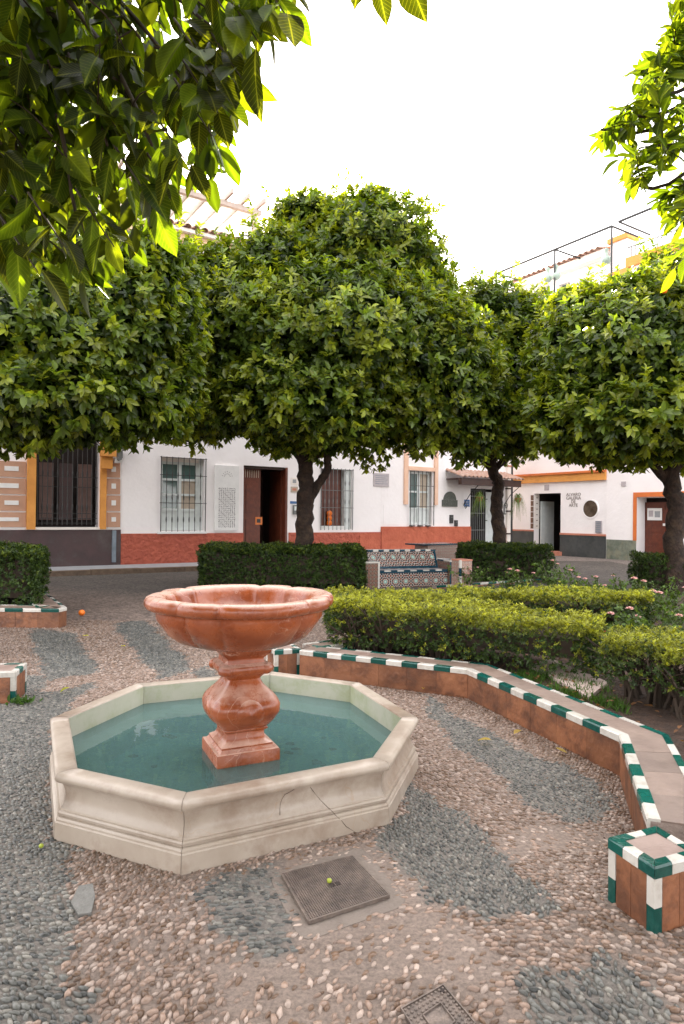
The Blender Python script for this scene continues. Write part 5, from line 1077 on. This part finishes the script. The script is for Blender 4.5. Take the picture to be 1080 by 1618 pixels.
def nearbranch(label, loc, twigs, n_obj, size, seed, hang, shades, extra=(), grp=None):
    t = thing('orange_tree', label, 'tree', loc, grp); ORI_ = Vector(loc); r = random.Random(seed)
    items = []
    for pts, rad, dens, lsz in twigs:
        mb = MB(); limb(mb, pts, rad, rad*.35, 6, .1, 5); mb.obj('branch', M['twig'], t, smooth=True)
        for i in range(len(pts)-1):
            a, b = Vector(pts[i]), Vector(pts[i+1]); L_ = (b-a).length; n = max(1, int(L_*dens))
            for k in range(n):
                p = a.lerp(b, (k+r.random())/n); out = Vector((r.gauss(0, 1), r.gauss(0, 1), r.gauss(0, .8))).normalized(); D = (out*.8+(b-a).normalized()*.6+Vector((0, 0, -hang*r.uniform(.5, 1.3)))).normalized()
                items.append((p+out*lsz*.12, D, (Vector((r.gauss(0, .5), -.55+r.gauss(0, .5), .7+r.gauss(0, .3)))).normalized(), lsz*r.uniform(.6, 1.15)))
    items.sort(key=lambda q: q[0].y-q[3]); rest = items[n_obj:]
    for p, D, N_, sz in items[:n_obj]:
        o = link(bpy.data.objects.new('leaf', LM[r.randrange(6), r.choice(shades)])); o.parent = t; m = basis(D, N_).to_4x4(); m = m@Matrix.Diagonal((sz, sz, sz, 1)); m.translation = p-ORI_; o.matrix_local = m
    if rest:
        Va, Fa, Ca = [], [], []; off = 0
        for p, D, N_, sz in rest:
            k = r.choice(shades); V, F = LEAFGEO[r.randrange(6)]; B_ = np.array(basis(D, N_))*sz; W_ = np.array(V)@B_.T+np.array(p); Va.append(W_); Fa += [tuple(i+off for i in f) for f in F]; Ca.append(ribbed(SHADES[k], len(V))); off += len(V)
        o = obj('foliage', np.concatenate(Va), Fa, M['leafbig'], t, smooth=True, cols=np.concatenate(Ca)); tag(o, kind='stuff')
    return t
LEAFGEO = [bigleaf_mesh(s_) for s_ in range(6)]
# overhead at the left: boughs come in from the upper left and hang towards the lens
r = random.Random(5); tw = []
def tip(px, py, Y): return at(px, py, Y)
root = at(-260, -420, 2.4)
for (px, py, Y, n2) in ((30, 60, 1.7, 5), (120, 120, 1.6, 5), (220, 60, 1.6, 5), (60, 230, 1.6, 5), (170, 230, 1.55, 5), (290, 130, 1.5, 3), (30, 350, 1.5, 4), (120, 340, 1.45, 3), (240, 230, 1.45, 3), (330, 40, 1.5, 3), (-60, 200, 1.6, 3), (-40, 380, 1.5, 2), (90, 20, 2.3, 6), (40, 150, 2.4, 6), (180, 110, 2.4, 6), (120, 230, 2.3, 4), (20, 290, 2.2, 4)):
    e = tip(px, py, Y); mid = at(px*.6-40, py*.5-120, Y+.25); tw.append(([tuple(root), tuple(mid), tuple(e)], .010, 12, .10))
    for k in range(n2):
        a = mid.lerp(e, r.uniform(.35, 1)); sc = Y/FPX; d = Vector((r.uniform(-75, 75)*sc, r.uniform(-.22, .22), r.uniform(-90, 40)*sc)); tw.append(([tuple(a), tuple(a+d*.5+Vector((0, 0, .01))), tuple(a+d)], .003, 62, .105))
for px, py, Y in ((455, 30, 1.2), (410, 70, 1.2), (385, 130, 1.25), (345, 180, 1.25), (335, 215, 1.3), (300, 265, 1.3), (335, 120, 1.25), (430, -20, 1.2), (370, 40, 1.25), (180, 390, 1.3), (105, 395, 1.3), (60, 430, 1.35), (240, 320, 1.35), (590, -45, 1.15), (640, -60, 1.15)):
    e = at(px, py, Y); a = at(px-60, py-90, Y+.15); tw.append(([tuple(a), tuple((a+e)/2), tuple(e)], .003, 36, .11))
reg = [(-80, -60), (470, -60), (395, 120), (350, 270), (300, 300), (190, 400), (60, 430), (-80, 430)]
k = 0
while k < 230:
    px, py = r.uniform(-80, 480), r.uniform(-60, 430)
    if not inpoly(np.array([px]), np.array([py]), reg)[0]: continue
    Y = r.uniform(1.5, 2.9); e = at(px, py, Y); d = Vector((r.uniform(-.14, .10), r.uniform(-.1, .1), r.uniform(.02, .18))); tw.append(([tuple(e+d), tuple(e+d*.5+Vector((.01, 0, .01))), tuple(e)], .003, 40, .115)); k += 1
nt_ = nearbranch('near orange tree whose large dark backlit leaves hang over the upper left', (-2.4, -.9, 0), tw, 300, .1, 5, .75, (0, 0, 1, 1, 2, 3, 0, 1, 2))
def overhead(blobs):  # unseen crown foliage, made large to keep sky light off the foreground
    C = np.concatenate([np.array(c_)+rdir(m_)*np.array(r_)*(rng.random((m_, 1))**.33) for c_, r_, m_ in blobs])
    C = C[(C[:, 2] > 1.45+.88*np.maximum(C[:, 1], 0)+.4) & (C[:, 2] > 2.4) & ~((C[:, 1] > 1.2) & (np.abs(C[:, 0]) < .30*C[:, 1]))]
    return sprigs(C, unit(rdir(len(C))+np.array([0, 0, -.2])), 5, np.full(len(C), .15), MDG*.7*rng.uniform(.5, 1.4, (len(C), 1)), q=2)
V, F, cc = overhead((((-2.0, -.8, 4.1), (2.6, 2.2, 1.8), 7500), ((-2.9, 1.2, 4.9), (1.9, 1.7, 1.6), 3200)))
o = obj('crown', V, F, M['leaf'], nt_, cols=cc); tag(o, kind='stuff'); mb = MB(); limb(mb, [(-2.4, -.9, 0), (-2.3, -.8, 1.2), (-2.2, -.9, 2.2), (-1.9, -.9, 3.4)], .13, .08, 12); mb.obj('trunk', M['bark'], nt_, smooth=True)
# right: a farther bough reaching in, plus a few near leaves at the edge
tw = []; root = at(1420, -60, 3.6)
for (px, py, Y, n2) in ((948, 205, 3.3, 6), (980, 180, 3.3, 5), (1010, 150, 3.3, 8), (1030, 120, 3.4, 7), (1050, 90, 3.3, 8), (1070, 40, 3.4, 6), (1075, 60, 3.3, 7), (990, 285, 3.2, 5), (1040, 230, 3.2, 8), (1075, 170, 3.3, 8), (1080, 290, 3.2, 5), (1120, 120, 3.4, 5), (1120, 240, 3.3, 5), (1085, 330, 3.1, 2)):
    e = at(px, py, Y); mid = at((px+1200)/2, py-20, Y+.1); tw.append(([tuple(root), tuple(mid), tuple(e)], .016, 7, .10))
    for k in range(n2):
        a = mid.lerp(e, r.uniform(.5, 1)); sc = Y/FPX; d = Vector((r.uniform(-45, 30)*sc, r.uniform(-.25, .25), r.uniform(-40, 42)*sc)); tw.append(([tuple(a), tuple(a+d*.5), tuple(a+d)], .004, 75, .10))
for px, py, Y in ((1075, 215, 1.9), (1078, 255, 1.9), (1090, 320, 2.0), (1068, 420, 2.4), (1094, 390, 2.1)):
    e = at(px, py, Y); a = at(px+50, py-50, Y+.15); tw.append(([tuple(a), tuple((a+e)/2), tuple(e)], .003, 26, .105))
nr_ = nearbranch('near orange tree reaching sunlit yellow-green leaves in from the upper right', (2.9, -1.2, 0), tw, 300, .1, 9, .25, (1, 2, 2, 3, 3, 2))
V, F, cc = overhead((((2.6, -1.2, 4.1), (2.5, 2.2, 1.8), 7000), ((3.9, 1.4, 4.6), (1.3, 1.6, 1.5), 2200)))  # unseen crown of the right tree, likewise enlarged to block sky
o = obj('crown', V, F, M['leaf'], nr_, cols=cc); tag(o, kind='stuff'); mb = MB(); limb(mb, [(2.9, -1.2, 0), (2.8, -1.15, 1.2), (2.85, -1.2, 2.2), (2.6, -1.2, 3.4)], .13, .08, 12); mb.obj('trunk', M['bark'], nr_, smooth=True)
# ---- hedges: clipped shrubs of small leaves over bare stems
HD = np.array([.020, .042, .009]); HM = np.array([.060, .105, .015]); HY = np.array([.46, .48, .035])  # HY is young top growth with sunlight painted into its brightness
def hedge(label, poly, z0, z1, L, dens, ytop, seed, clear=0., stems=0, group='clipped hedges', core=True, rough=.05, bare=None, darker=1.):
    P_ = [Vector(p) for p in poly]; c = sum(P_, Vector((0, 0)))/len(P_); t = thing('hedge', label, 'hedge', (c.x, c.y, z0), group)
    if core:
        ins = mitre(P_ if sum(P_[i].x*P_[(i+1) % len(P_)].y-P_[(i+1) % len(P_)].x*P_[i].y for i in range(len(P_))) > 0 else P_[::-1], .13, True); o = plate('inner_twigs', [tuple(p) for p in ins], z0+clear+.10, z1-.13, M['twig'], t)
    n = len(P_); Cs, Ds = [], []; up = []
    a2 = sum(P_[i].x*P_[(i+1) % n].y-P_[(i+1) % n].x*P_[i].y for i in range(n)); sg = 1 if a2 > 0 else -1
    for i in range(n):
        a, b = P_[i], P_[(i+1) % n]; Ls = (b-a).length; nn = Vector(((b-a).y, -(b-a).x)).normalized()*sg; m = int(Ls*(z1-z0-clear)*dens)
        u, v = rng.random(m), rng.random(m)**.85; q = np.array([a.x, a.y])+u[:, None]*np.array([b.x-a.x, b.y-a.y]); zz = z0+clear+v*(z1-z0-clear)
        dpt = -rng.random(m)**1.6*.13+rough*np.sin(q[:, 0]*5+zz*7+seed)*np.sin(q[:, 1]*4.3+seed)*1.0+rng.normal(0, .012, m)
        if clear > 0:
            lo_ = clear*(1+.6*np.sin(q[:, 0]*4.1+seed)+.4*np.sin(q[:, 1]*7)); k = zz > z0+lo_*rng.uniform(.5, 1.1, m); q, zz, dpt = q[k], zz[k], dpt[k]; m = len(zz)
        # round the shoulders
        rnd = np.clip((zz-(z1-.10))/.10, 0, 1); dpt = dpt-rnd**2*.05
        Cs.append(np.stack([q[:, 0]+nn.x*dpt, q[:, 1]+nn.y*dpt, zz], -1)); Ds.append(np.tile([nn.x, nn.y, .35], (m, 1))); up.append(np.clip((zz-z1+.12)/.12, 0, 1)*.7)
    xs = [p.x for p in P_]; ys = [p.y for p in P_]; A_ = (max(xs)-min(xs))*(max(ys)-min(ys)); m = int(A_*dens*1.35)
    q = np.stack([rng.uniform(min(xs), max(xs), m), rng.uniform(min(ys), max(ys), m)], -1); q = q[inpoly(q[:, 0], q[:, 1], [tuple(p) for p in P_])]; m = len(q)
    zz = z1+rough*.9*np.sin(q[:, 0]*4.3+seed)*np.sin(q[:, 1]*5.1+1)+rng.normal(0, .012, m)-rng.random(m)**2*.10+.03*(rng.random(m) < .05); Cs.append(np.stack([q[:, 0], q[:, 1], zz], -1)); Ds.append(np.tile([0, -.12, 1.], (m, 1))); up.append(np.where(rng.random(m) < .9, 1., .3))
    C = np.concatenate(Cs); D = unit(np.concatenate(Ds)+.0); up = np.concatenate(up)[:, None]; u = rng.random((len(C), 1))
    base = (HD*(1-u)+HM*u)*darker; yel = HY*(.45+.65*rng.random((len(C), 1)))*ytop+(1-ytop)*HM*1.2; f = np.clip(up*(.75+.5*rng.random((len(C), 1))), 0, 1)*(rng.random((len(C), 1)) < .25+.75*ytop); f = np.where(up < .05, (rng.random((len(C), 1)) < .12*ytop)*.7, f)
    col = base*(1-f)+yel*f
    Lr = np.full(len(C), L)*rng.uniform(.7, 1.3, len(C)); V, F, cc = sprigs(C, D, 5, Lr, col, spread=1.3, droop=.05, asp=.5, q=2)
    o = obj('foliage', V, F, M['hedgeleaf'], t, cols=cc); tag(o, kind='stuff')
    if stems:
        mb = MB(); rr_ = random.Random(seed)
        for k in range(stems):
            u_ = (k+rr_.random())/stems; i_ = 0; a, b = P_[0], P_[1]; dd = Vector((-(b-a).y, (b-a).x)).normalized()*sg; p = a.lerp(b, u_)+dd*rr_.uniform(.12, .45)
            for j in range(rr_.randint(2, 5)):
                e = Vector((p.x+rr_.uniform(-.22, .22), p.y+rr_.uniform(-.18, .12), z0+(z1-z0)*rr_.uniform(.55, .85))); m_ = Vector((p.x+(e.x-p.x)*.3+rr_.uniform(-.03, .03), p.y+(e.y-p.y)*.3, z0+(z1-z0)*.3)); mb.tube([(p.x+rr_.uniform(-.03, .03), p.y+rr_.uniform(-.03, .03), z0-.03), m_, e, e+(e-m_)*.4+Vector((rr_.uniform(-.06, .06), 0, 0))], [.016, .012, .008, .003], 5, .1)
                for _ in range(3):
                    f_ = e+Vector((rr_.uniform(-.14, .14), rr_.uniform(-.14, .1), rr_.uniform(-.08, .1))); mb.tube([m_.lerp(e, rr_.uniform(.2, .9)), f_], [.006, .002], 4)
        o = mb.obj('stems', M['twig'], t); tag(o, kind='stuff')
    return t
def Q(*p): return [tuple(q) for q in p]
# right bed, front row: from beside the bowl to the gap
a0 = (-.10, 6.15); a1 = (1.00, 5.55); a2 = (1.95, 4.95); 
hedge('long low hedge with yellow-green top starting beside the fountain bowl', Q(a0, a1, a2, (2.25, 5.55), (1.45, 6.3), (1.2, 7.3), (-.18, 7.35)), .16, .615, .030, 1500, .95, 1, clear=.07, stems=22, rough=.035)
hedge('bushy hedge on bare stems above the bend of the planter wall at right', Q((1.80, 4.55), (2.15, 4.05), (2.75, 3.75), (3.3, 4.6), (2.2, 5.25)), .16, .60, .028, 1700, .85, 2, clear=.17, stems=16, rough=.04, core=False)
hedge('second low hedge with yellow-green top behind the first in the rose bed', Q((1.30, 7.05), (3.35, 6.95), (3.55, 7.65), (1.25, 7.75)), .16, .62, .032, 1300, .9, 3, clear=.04, stems=8, rough=.035)
hedge('dark clipped hedge directly behind the fountain bowl round the forked tree', Q((-2.80, 12.75), (.46, 12.7), (.40, 14.6), (-2.95, 14.7)), 0., .78, .052, 600, .15, 4, rough=.06)
hedge('dark clipped hedge on its own planter at the far left', Q((-7.4, 8.62), (-3.98, 8.62), (-4.5, 10.0), (-7.4, 10.2)), .2, .93, .045, 760, .18, 5, rough=.055)
hedge('dark rounded hedge at the foot of the slim-trunked tree beside the bench', Q((2.75, 14.7), (4.55, 14.6), (4.95, 15.2), (4.7, 16.2), (2.9, 16.3)), 0., .78, .055, 520, .12, 6, rough=.07)
hedge('small dark hedge in front of the brown framed door at the right edge', Q((5.85, 12.6), (8.0, 12.2), (8.2, 13.2), (6.0, 13.6)), 0., .72, .05, 520, .1, 7, rough=.06)
# ---- planters of the far hedges
lp = thing('planter_wall', 'terracotta planter wall with green and white edging below the left hedge', 'planter wall', (-4.5, 8.2, 0))
c1 = Vector(G(93, 962, .24)[:2]); c0 = Vector((-7.6, c1.y-.02)); lowwall(lp, [c0, c1, c1+Vector((.03, .16)), Vector((-4.85, 10.5))], .34, .24, tl=.23, first=1)
plate('soil', [(c0.x, c0.y+.3), (c1.x-.3, c0.y+.3), (-5.1, 10.4), (c0.x, 10.4)], -.02, .19, M['soil'], lp)
pl = thing('planter_pier', 'short tile-topped pier cut by the left edge of the picture', 'planter wall', (-2.9, 5.4, 0))
a = Vector(G(24, 1062, ZW)[:2]); tilebox(pl, ccw([a, a+Vector((-.06, .30)), a+Vector((-.62, .22)), a+Vector((-.56, -.08))]), ZW+.004, (3, 4, 3, 4), (1, 0, 1, 0))
rp = thing('planter_border', 'distant strip of green and white edging tiles in front of the bench-side hedge', 'planter wall', (3, 13.8, 0))
b0, b1 = Vector(G(690, 926, .06)[:2]), Vector(G(866, 914, .06)[:2]); lowwall(rp, [b0, b1], .16, .07, tl=.24, first=0, inner=False)
# ---- tiled bench and its neighbour
BA = R(20)
def bench(label, x, y, Lb, azf, mirror=False):
    t = thing('tiled_bench', label, 'bench', (x, y, 0), 'tiled benches', rz=BA)
    def lb(name, x0, x1, y0, y1, z0, z1, m): mb = MB(); mb.hexa([(x0, y0), (x1, y0), (x1, y1), (x0, y1)], z0, z1); return mb.obj(name, m, t, local=True)
    aw = .30; x0, x1 = aw, Lb-aw
    lb('seat_front', x0, x1, .10, .14, 0, .30, M['azu']); lb('seat_slab', x0, x1, .145, .62, .0, .335, M['greystone'])
    lb('lower_band', x0, x1, .09, .099, .285, .315, M['tile_n'])
    n = 11
    for k in range(n): a, b = x0+(x1-x0)*k/n+.002, x0+(x1-x0)*(k+1)/n-.002; lb('edge_tile', a, b, .085, .16, .316, .345, M['tile_w'] if k % 2 else M['tile_n'])
    # sloping back
    V = [(x0, .52, .336), (x1, .52, .336), (x1, .66, .69), (x0, .66, .69), (x0, .80, .0), (x1, .80, .0), (x1, .80, .69), (x0, .80, .69)]
    obj('backrest', V, [(0, 1, 2, 3), (1, 5, 6, 2), (5, 4, 7, 6), (4, 0, 3, 7), (3, 2, 6, 7)], M['azu'], t, local=True)
    V = [(x0, .512, .345), (x1, .512, .345), (x1, .530, .392), (x0, .530, .392)]; obj('lower_band', V, [(0, 1, 2, 3)], M['tile_n'], t, local=True)
    V = [(x1-.05, .515, .34), (x1, .515, .34), (x1, .655, .692), (x1-.05, .655, .692)]; obj('side_band', V, [(0, 1, 2, 3)], M['tile_n'], t, local=True)
    n = 13
    for k in range(n): a, b = x0+(x1-x0)*k/n+.002, x0+(x1-x0)*(k+1)/n-.002; lb('edge_tile', a, b, .635, .81, .692, .735, M['tile_w'] if k % 2 else M['tile_n'])
    for q, (a, b) in enumerate(((0, aw), (Lb-aw, Lb))):
        o = lb('arm', a+.002, b-.002, .0, .82, 0, .50, M['azu2'])
        for k in range(3): lb('edge_tile', a-.006, b+.006, .0+.273*k+.001, .273*(k+1)-.001, .502, .53, M['tile_w'] if k % 2 == 0 else M['tile_n'])
        lb('corner_strip', a-.004 if q else b-.03, a+.03 if q else b+.004, -.006, -.0005, 0, .5, M['tile_w'] if not q else M['tile_n'])
    return t
p = G(577, 930, 0); bench('bench clad in star-patterned tiles with navy and white edging behind the low hedge', p.x, p.y, 2.2, 0)
q = G(729, 936, 0); t = thing('tiled_pier', 'pale tiled pillar standing right of the star-tiled bench', 'pillar', (q.x, q.y, 0), rz=R(30))
mb = MB(); mb.hexa([(0, 0), (.25, 0), (.25, .3), (0, .3)], 0, .60); mb.obj('shaft', M['azu3'], t, local=True); mb = MB(); mb.hexa([(-.01, -.01), (.26, -.01), (.26, .31), (-.01, .31)], .602, .625); mb.obj('cap', M['moulding'], t, local=True)
for k in range(4): mb = MB(); mb.hexa([(-.045, -.004), (-.004, -.004), (-.004, .04), (-.045, .04)], k*.155+.001, (k+1)*.155-.001); mb.obj('edge_tile', M['tile_w'] if k % 2 else M['tile_n'], t, local=True)
q = G(675, 905, 0); t = thing('tiled_table', 'dark topped tile-fronted block just behind the bench backrest', 'table', (q.x, q.y, 0), rz=R(35))
mb = MB(); mb.hexa([(0, 0), (1.1, 0), (1.1, .5), (0, .5)], 0, .70); mb.obj('base', M['azu3'], t, local=True); mb = MB(); mb.hexa([(-.25, -.05), (1.1, -.05), (1.1, .6), (-.25, .6)], .702, .74); mb.obj('top', M['tile_n'], t, local=True)
# ---- ground cover, slab, roses, small litter
z_s = .165
o = plate('slab', GP([(838, 1052), (868, 1040), (960, 1078), (930, 1102)], .19), .12, .195, M['slab'], soil if False else None); tag(o, kind='structure')
m = 9000; gq = GP([(760, 1062), (860, 1062), (960, 1085), (1000, 1130), (900, 1100), (830, 1080)], .18); xs = [p[0] for p in gq]; ys = [p[1] for p in gq]
q = np.stack([rng.uniform(min(xs)-.1, max(xs)+.2, m), rng.uniform(min(ys)-.05, max(ys)+.1, m)], -1)
k = (inpoly(q[:, 0], q[:, 1], gq)) & (np.sin(q[:, 0]*9)*np.sin(q[:, 1]*11)+rng.normal(0, .5, m) > -.2); q = q[k]
P = np.stack([q[:, 0], q[:, 1], np.full(len(q), .155)], -1); D = unit(np.array([0, 0, 1.])+.55*rdir(len(q))); LL = rng.uniform(.03, .09, len(q))
V, F, cc = leafgeo(P, D, rdir(len(q)), LL, LL*.10, np.array([.07, .15, .02])*rng.uniform(.6, 1.6, (len(q), 1)), 2); o = obj('grass', V, F, M['grassb'], cols=cc); tag(o, kind='stuff')
# fallen leaves on the soil
m = 1100; q = np.stack([rng.uniform(.8, 4.2, m), rng.uniform(2.6, 7.5, m)], -1); innr = [tuple(p) for p in mitre(OUT[1:], .33)]+[(2.6, 2.6), (9, 3), (9, 11), (.8, 11), (.3, 7.2)]; q = q[inpoly(q[:, 0], q[:, 1], innr)]
P = np.stack([q[:, 0], q[:, 1], .185+.02*rng.random(len(q))], -1); D = unit(rdir(len(q))*np.array([1, 1, .15])); LL = rng.uniform(.03, .075, len(q))
V, F, cc = leafgeo(P, D, unit(np.array([0, 0, 1.])+.4*rdir(len(q))), LL, LL*.45, np.array([.20, .095, .045])*rng.uniform(.5, 1.8, (len(q), 1)), 4); o = obj('dead_leaves', V, F, M['grassb'], cols=cc); tag(o, kind='stuff')
# small debris in the gutter along the wall
m = 1500; u = rng.random(m); seg = rng.integers(0, 3, m); A_ = np.array([tuple(p) for p in OUT[1:]]); q = A_[seg]*(1-u)[:, None]+A_[seg+1]*u[:, None]
nrm = np.array([[-(A_[i+1]-A_[i])[1], (A_[i+1]-A_[i])[0]] for i in range(3)]); nrm = nrm/np.linalg.norm(nrm, axis=1, keepdims=True); q = q-nrm[seg]*(.02+rng.exponential(.10, m))[:, None]
P = np.stack([q[:, 0], q[:, 1], .014+.004*rng.random(m)], -1); D = unit(rdir(m)*np.array([1, 1, .1])); LL = rng.uniform(.006, .022, m); V, F, cc = leafgeo(P, D, unit(np.array([0, 0, 1.])+.3*rdir(m)), LL, LL*.5, np.array([.11, .055, .03])*rng.uniform(.4, 1.6, (m, 1)), 2); o = obj('leaf_litter', V, F, M['grassb'], cols=cc); tag(o, kind='stuff')
for k, (px, py, lb, ci) in enumerate(((622, 1172, 'yellowed fallen leaf on the cobbles close to the basin corner', 4), (668, 1092, 'curled pale fallen leaf at the foot of the long planter wall', 4), (775, 1174, 'dry pale fallen leaf lying halfway along the curved path', 4), (822, 1158, 'broad straw-coloured fallen leaf under the planter wall', 4), (878, 1186, 'small fallen leaf near the corner of the planter wall', 4), (954, 1204, 'yellow fallen leaf leaning against the planter wall corner', 4), (192, 1024, 'bright green fallen leaf on the dark cobbles beyond the basin', 3), (140, 1007, 'yellow-green fallen leaf in the middle of the cobbled path', 3), (110, 1090, 'green sprig lying on the cobbles above the basin rim', 2))):
    p = G(px, py, .018); V, F = LEAFGEO[k % 6]; th = k*1.3; c_, s_ = math.cos(th), math.sin(th); col = np.array([.42, .33, .12]) if ci == 4 else np.array([.28, .30, .05])
    V2 = [(p.x+.085*(x*c_-y*s_), p.y+.085*(x*s_+y*c_), p.z+.02+.085*z) for x, y, z in V]; o = obj('fallen_leaf', V2, F, M['leafbig'], None, True, np.tile(col, (len(V), 1)), loc=tuple(p)); tag(o, lb, 'leaf', 'fallen leaves on the paving')
def fruit(name, label, px, py, r, mat):
    p = G(px, py, r+.012); t = thing(name, label, 'fruit', (p.x, p.y, .01)); V = []; mb = MB(); mb.lathe([(r*math.sin(a), -r*math.cos(a)*.94) for a in np.linspace(.05, 3.05, 9)], p, 16); mb.obj('fruit', mat, t, smooth=True)
    mb = MB(); mb.lathe([(r*.14, 0), (r*.10, r*.06)], (p.x, p.y, p.z+r*.92), 6); mb.obj('stalk_scar', M['twig'], t)
fruit('orange', 'fallen orange lying on the shaded cobbles near the left planter', 129, 968, .045, M['orange'])
fruit('unripe_fruit', 'tiny yellow-green fruit on the grey cobbles left of the basin', 65, 1336, .010, M['lime'])
fruit('unripe_fruit', 'tiny yellow-green fruit resting on the drain cover', 520, 1391, .010, M['lime'])
# weeds at the foot of the left pier
p = G(34, 1112, 0); n = 60; P = np.stack([p.x+rng.normal(0, .05, n), p.y+rng.normal(0, .03, n), np.full(n, .01)], -1); D = unit(np.array([0, 0, 1.])+.9*rdir(n)); LL = rng.uniform(.03, .07, n); V, F, cc = leafgeo(P, D, rdir(n), LL, LL*.4, np.tile([.06, .13, .02], (n, 1)), 4); o = obj('weeds', V, F, M['grassb'], cols=cc, loc=(p.x, p.y, 0)); tag(o, kind='stuff')
# roses
def flower(p, r, mat, parent):
    V = []; F = []
    for k in range(14):
        a = k*2.4; el = .15+.95*(k/14); d = Vector((math.cos(a)*math.cos(el), math.sin(a)*math.cos(el), math.sin(el))); s = Vector((-math.sin(a), math.cos(a), 0)); u_ = d.cross(s); rr = r*(1-.45*k/14)
        i = len(V); c = Vector(p); V += [tuple(c), tuple(c+d*rr*.6+s*rr*.5), tuple(c+d*rr+s*rr*.25-u_*rr*.2), tuple(c+d*rr-s*rr*.25-u_*rr*.2), tuple(c+d*rr*.6-s*rr*.5)]; F.append((i, i+1, i+2, i+3, i+4))
    o = obj('flower', V, F, mat, parent); return o
ROSE = [((885, 905, 9.8), 'in front of the grey stone facing, tallest bloom cluster', 3, .36), ((850, 915, 10.4), 'leftmost of the thin stems beyond the second hedge', 3, .30), ((925, 925, 9.4), 'loose stems just behind the end of the second hedge', 4, .34), ((990, 930, 8.8), 'below the small hedge by the brown door', 4, .34), ((1050, 935, 8.3), 'against the right edge under the tree trunk', 3, .36),
        ((985, 975, 7.3), 'with pale blooms right of the second hedge end', 4, .34), ((1045, 985, 6.6), 'largest, leaning over the back of the bushy hedge', 5, .38), ((930, 960, 7.9), 'tucked against the second hedge front', 3, .28), ((1085, 960, 7.4), 'mostly cut off by the right edge, pale pink flowers', 3, .36), ((960, 1000, 6.3), 'low one with a red bloom behind the bushy hedge', 2, .26), ((745, 915, 12.6), 'sparse stems in front of the pale tiled pillar', 3, .34), ((815, 922, 10.6), 'small one growing beside the distant edging tiles', 2, .22)]
for k, ((px, py, Y), lb, nf, hh) in enumerate(ROSE):
    c = at(px, 0, Y); z1 = max(at(px, py, Y).z, .35); t = thing('rose_bush', 'pink rose bush '+lb, 'rose bush', (c.x, c.y, .16 if Y < 10 else 0), 'rose bushes in the bed'); r_ = random.Random(k); mb = MB(); tips = []
    zb = .15 if Y < 10.2 else .0
    for j in range(9):
        e = Vector((c.x+r_.uniform(-.42, .42), c.y+r_.uniform(-.35, .35), zb+(z1-zb+.12)*r_.uniform(.6, 1.12))); m_ = Vector((c.x+(e.x-c.x)*.4, c.y+(e.y-c.y)*.4, zb+(e.z-zb)*.5)); mb.tube([(c.x+r_.uniform(-.06, .06), c.y, zb), m_, e], [.007, .005, .003], 5); tips.append((m_, e))
    o = mb.obj('stems', material('green_stem', (.07, .10, .03), (.10, .08, .04), 6, .6) if k == 0 else bpy.data.materials['green_stem'], t)
    Cp = []
    for m_, e in tips:
        for _ in range(16): q_ = m_.lerp(e, r_.uniform(-.2, 1.02)); Cp.append((q_.x+r_.gauss(0, .05), q_.y+r_.gauss(0, .05), max(q_.z+r_.gauss(0, .03), zb+.02)))
    C = np.array(Cp); D = unit(rdir(len(C))+np.array([0, 0, .5])); col = np.array([.07, .12, .022])*rng.uniform(.5, 1.7, (len(C), 1)); V, F, cc = sprigs(C, D, 4, np.full(len(C), .055), col, 1.3, .1, .55, 2); o = obj('foliage', V, F, M['hedgeleaf'], t, cols=cc); tag(o, kind='stuff')
    for j in range(nf): e = tips[j][1]; flower(e+Vector((0, 0, .01)), r_.uniform(.035, .055), M['petal_r'] if (k == 9 and j == 0) else M['petal'], t)
# hanging spider plants by the canopy
for px, py, lb in ((757, 785, 'trailing spider plant in a clay pot hanging in front of the iron gate'), (818, 787, 'trailing spider plant in a clay pot hanging at the canopy end over the gallery wall')):
    a, z = W1.px(px, py, .85); p = Vector(W1.wp(a, z, .85)); t = thing('hanging_plant', lb, 'hanging plant', tuple(p), 'hanging plants by the tiled canopy')
    mb = MB(); mb.lathe([(.07, -.16), (.12, -.04), (.13, .0)], p, 10); mb.obj('pot', M['terracotta'], t, smooth=True)
    mb = MB(); mb.tube([p, (p.x, p.y, cz+.1)], .006, 5); mb.obj('hanger', M['iron'], t)
    n = 90; V = []; F = []; r_ = random.Random(int(px)); mb = MB()
    for k in range(n):
        th = r_.uniform(0, 6.28); Lr = r_.uniform(.25, .65); d = Vector((math.cos(th), math.sin(th), 0)); s = Vector((-d.y, d.x, 0))*.014; h = r_.uniform(.1, .4); P0 = p; prev = None
        for j in range(5):
            u_ = j/4; c = p+d*Lr*.55*u_+Vector((0, 0, h*u_*1.6-Lr*1.7*u_*u_)); w_ = 1-u_*.8; cur = (c-s*w_, c+s*w_)
            if prev: mb.add([prev[0], prev[1], cur[1], cur[0]], [(0, 1, 2, 3)])
            prev = cur
    nV = len(mb.V); o = mb.obj('foliage', M['hedgeleaf'], t, cols=np.tile([.14, .22, .04], (nV, 1)))
# twigs in sky-side gap handled by crowns; painted cafe menu etc. are wall things above
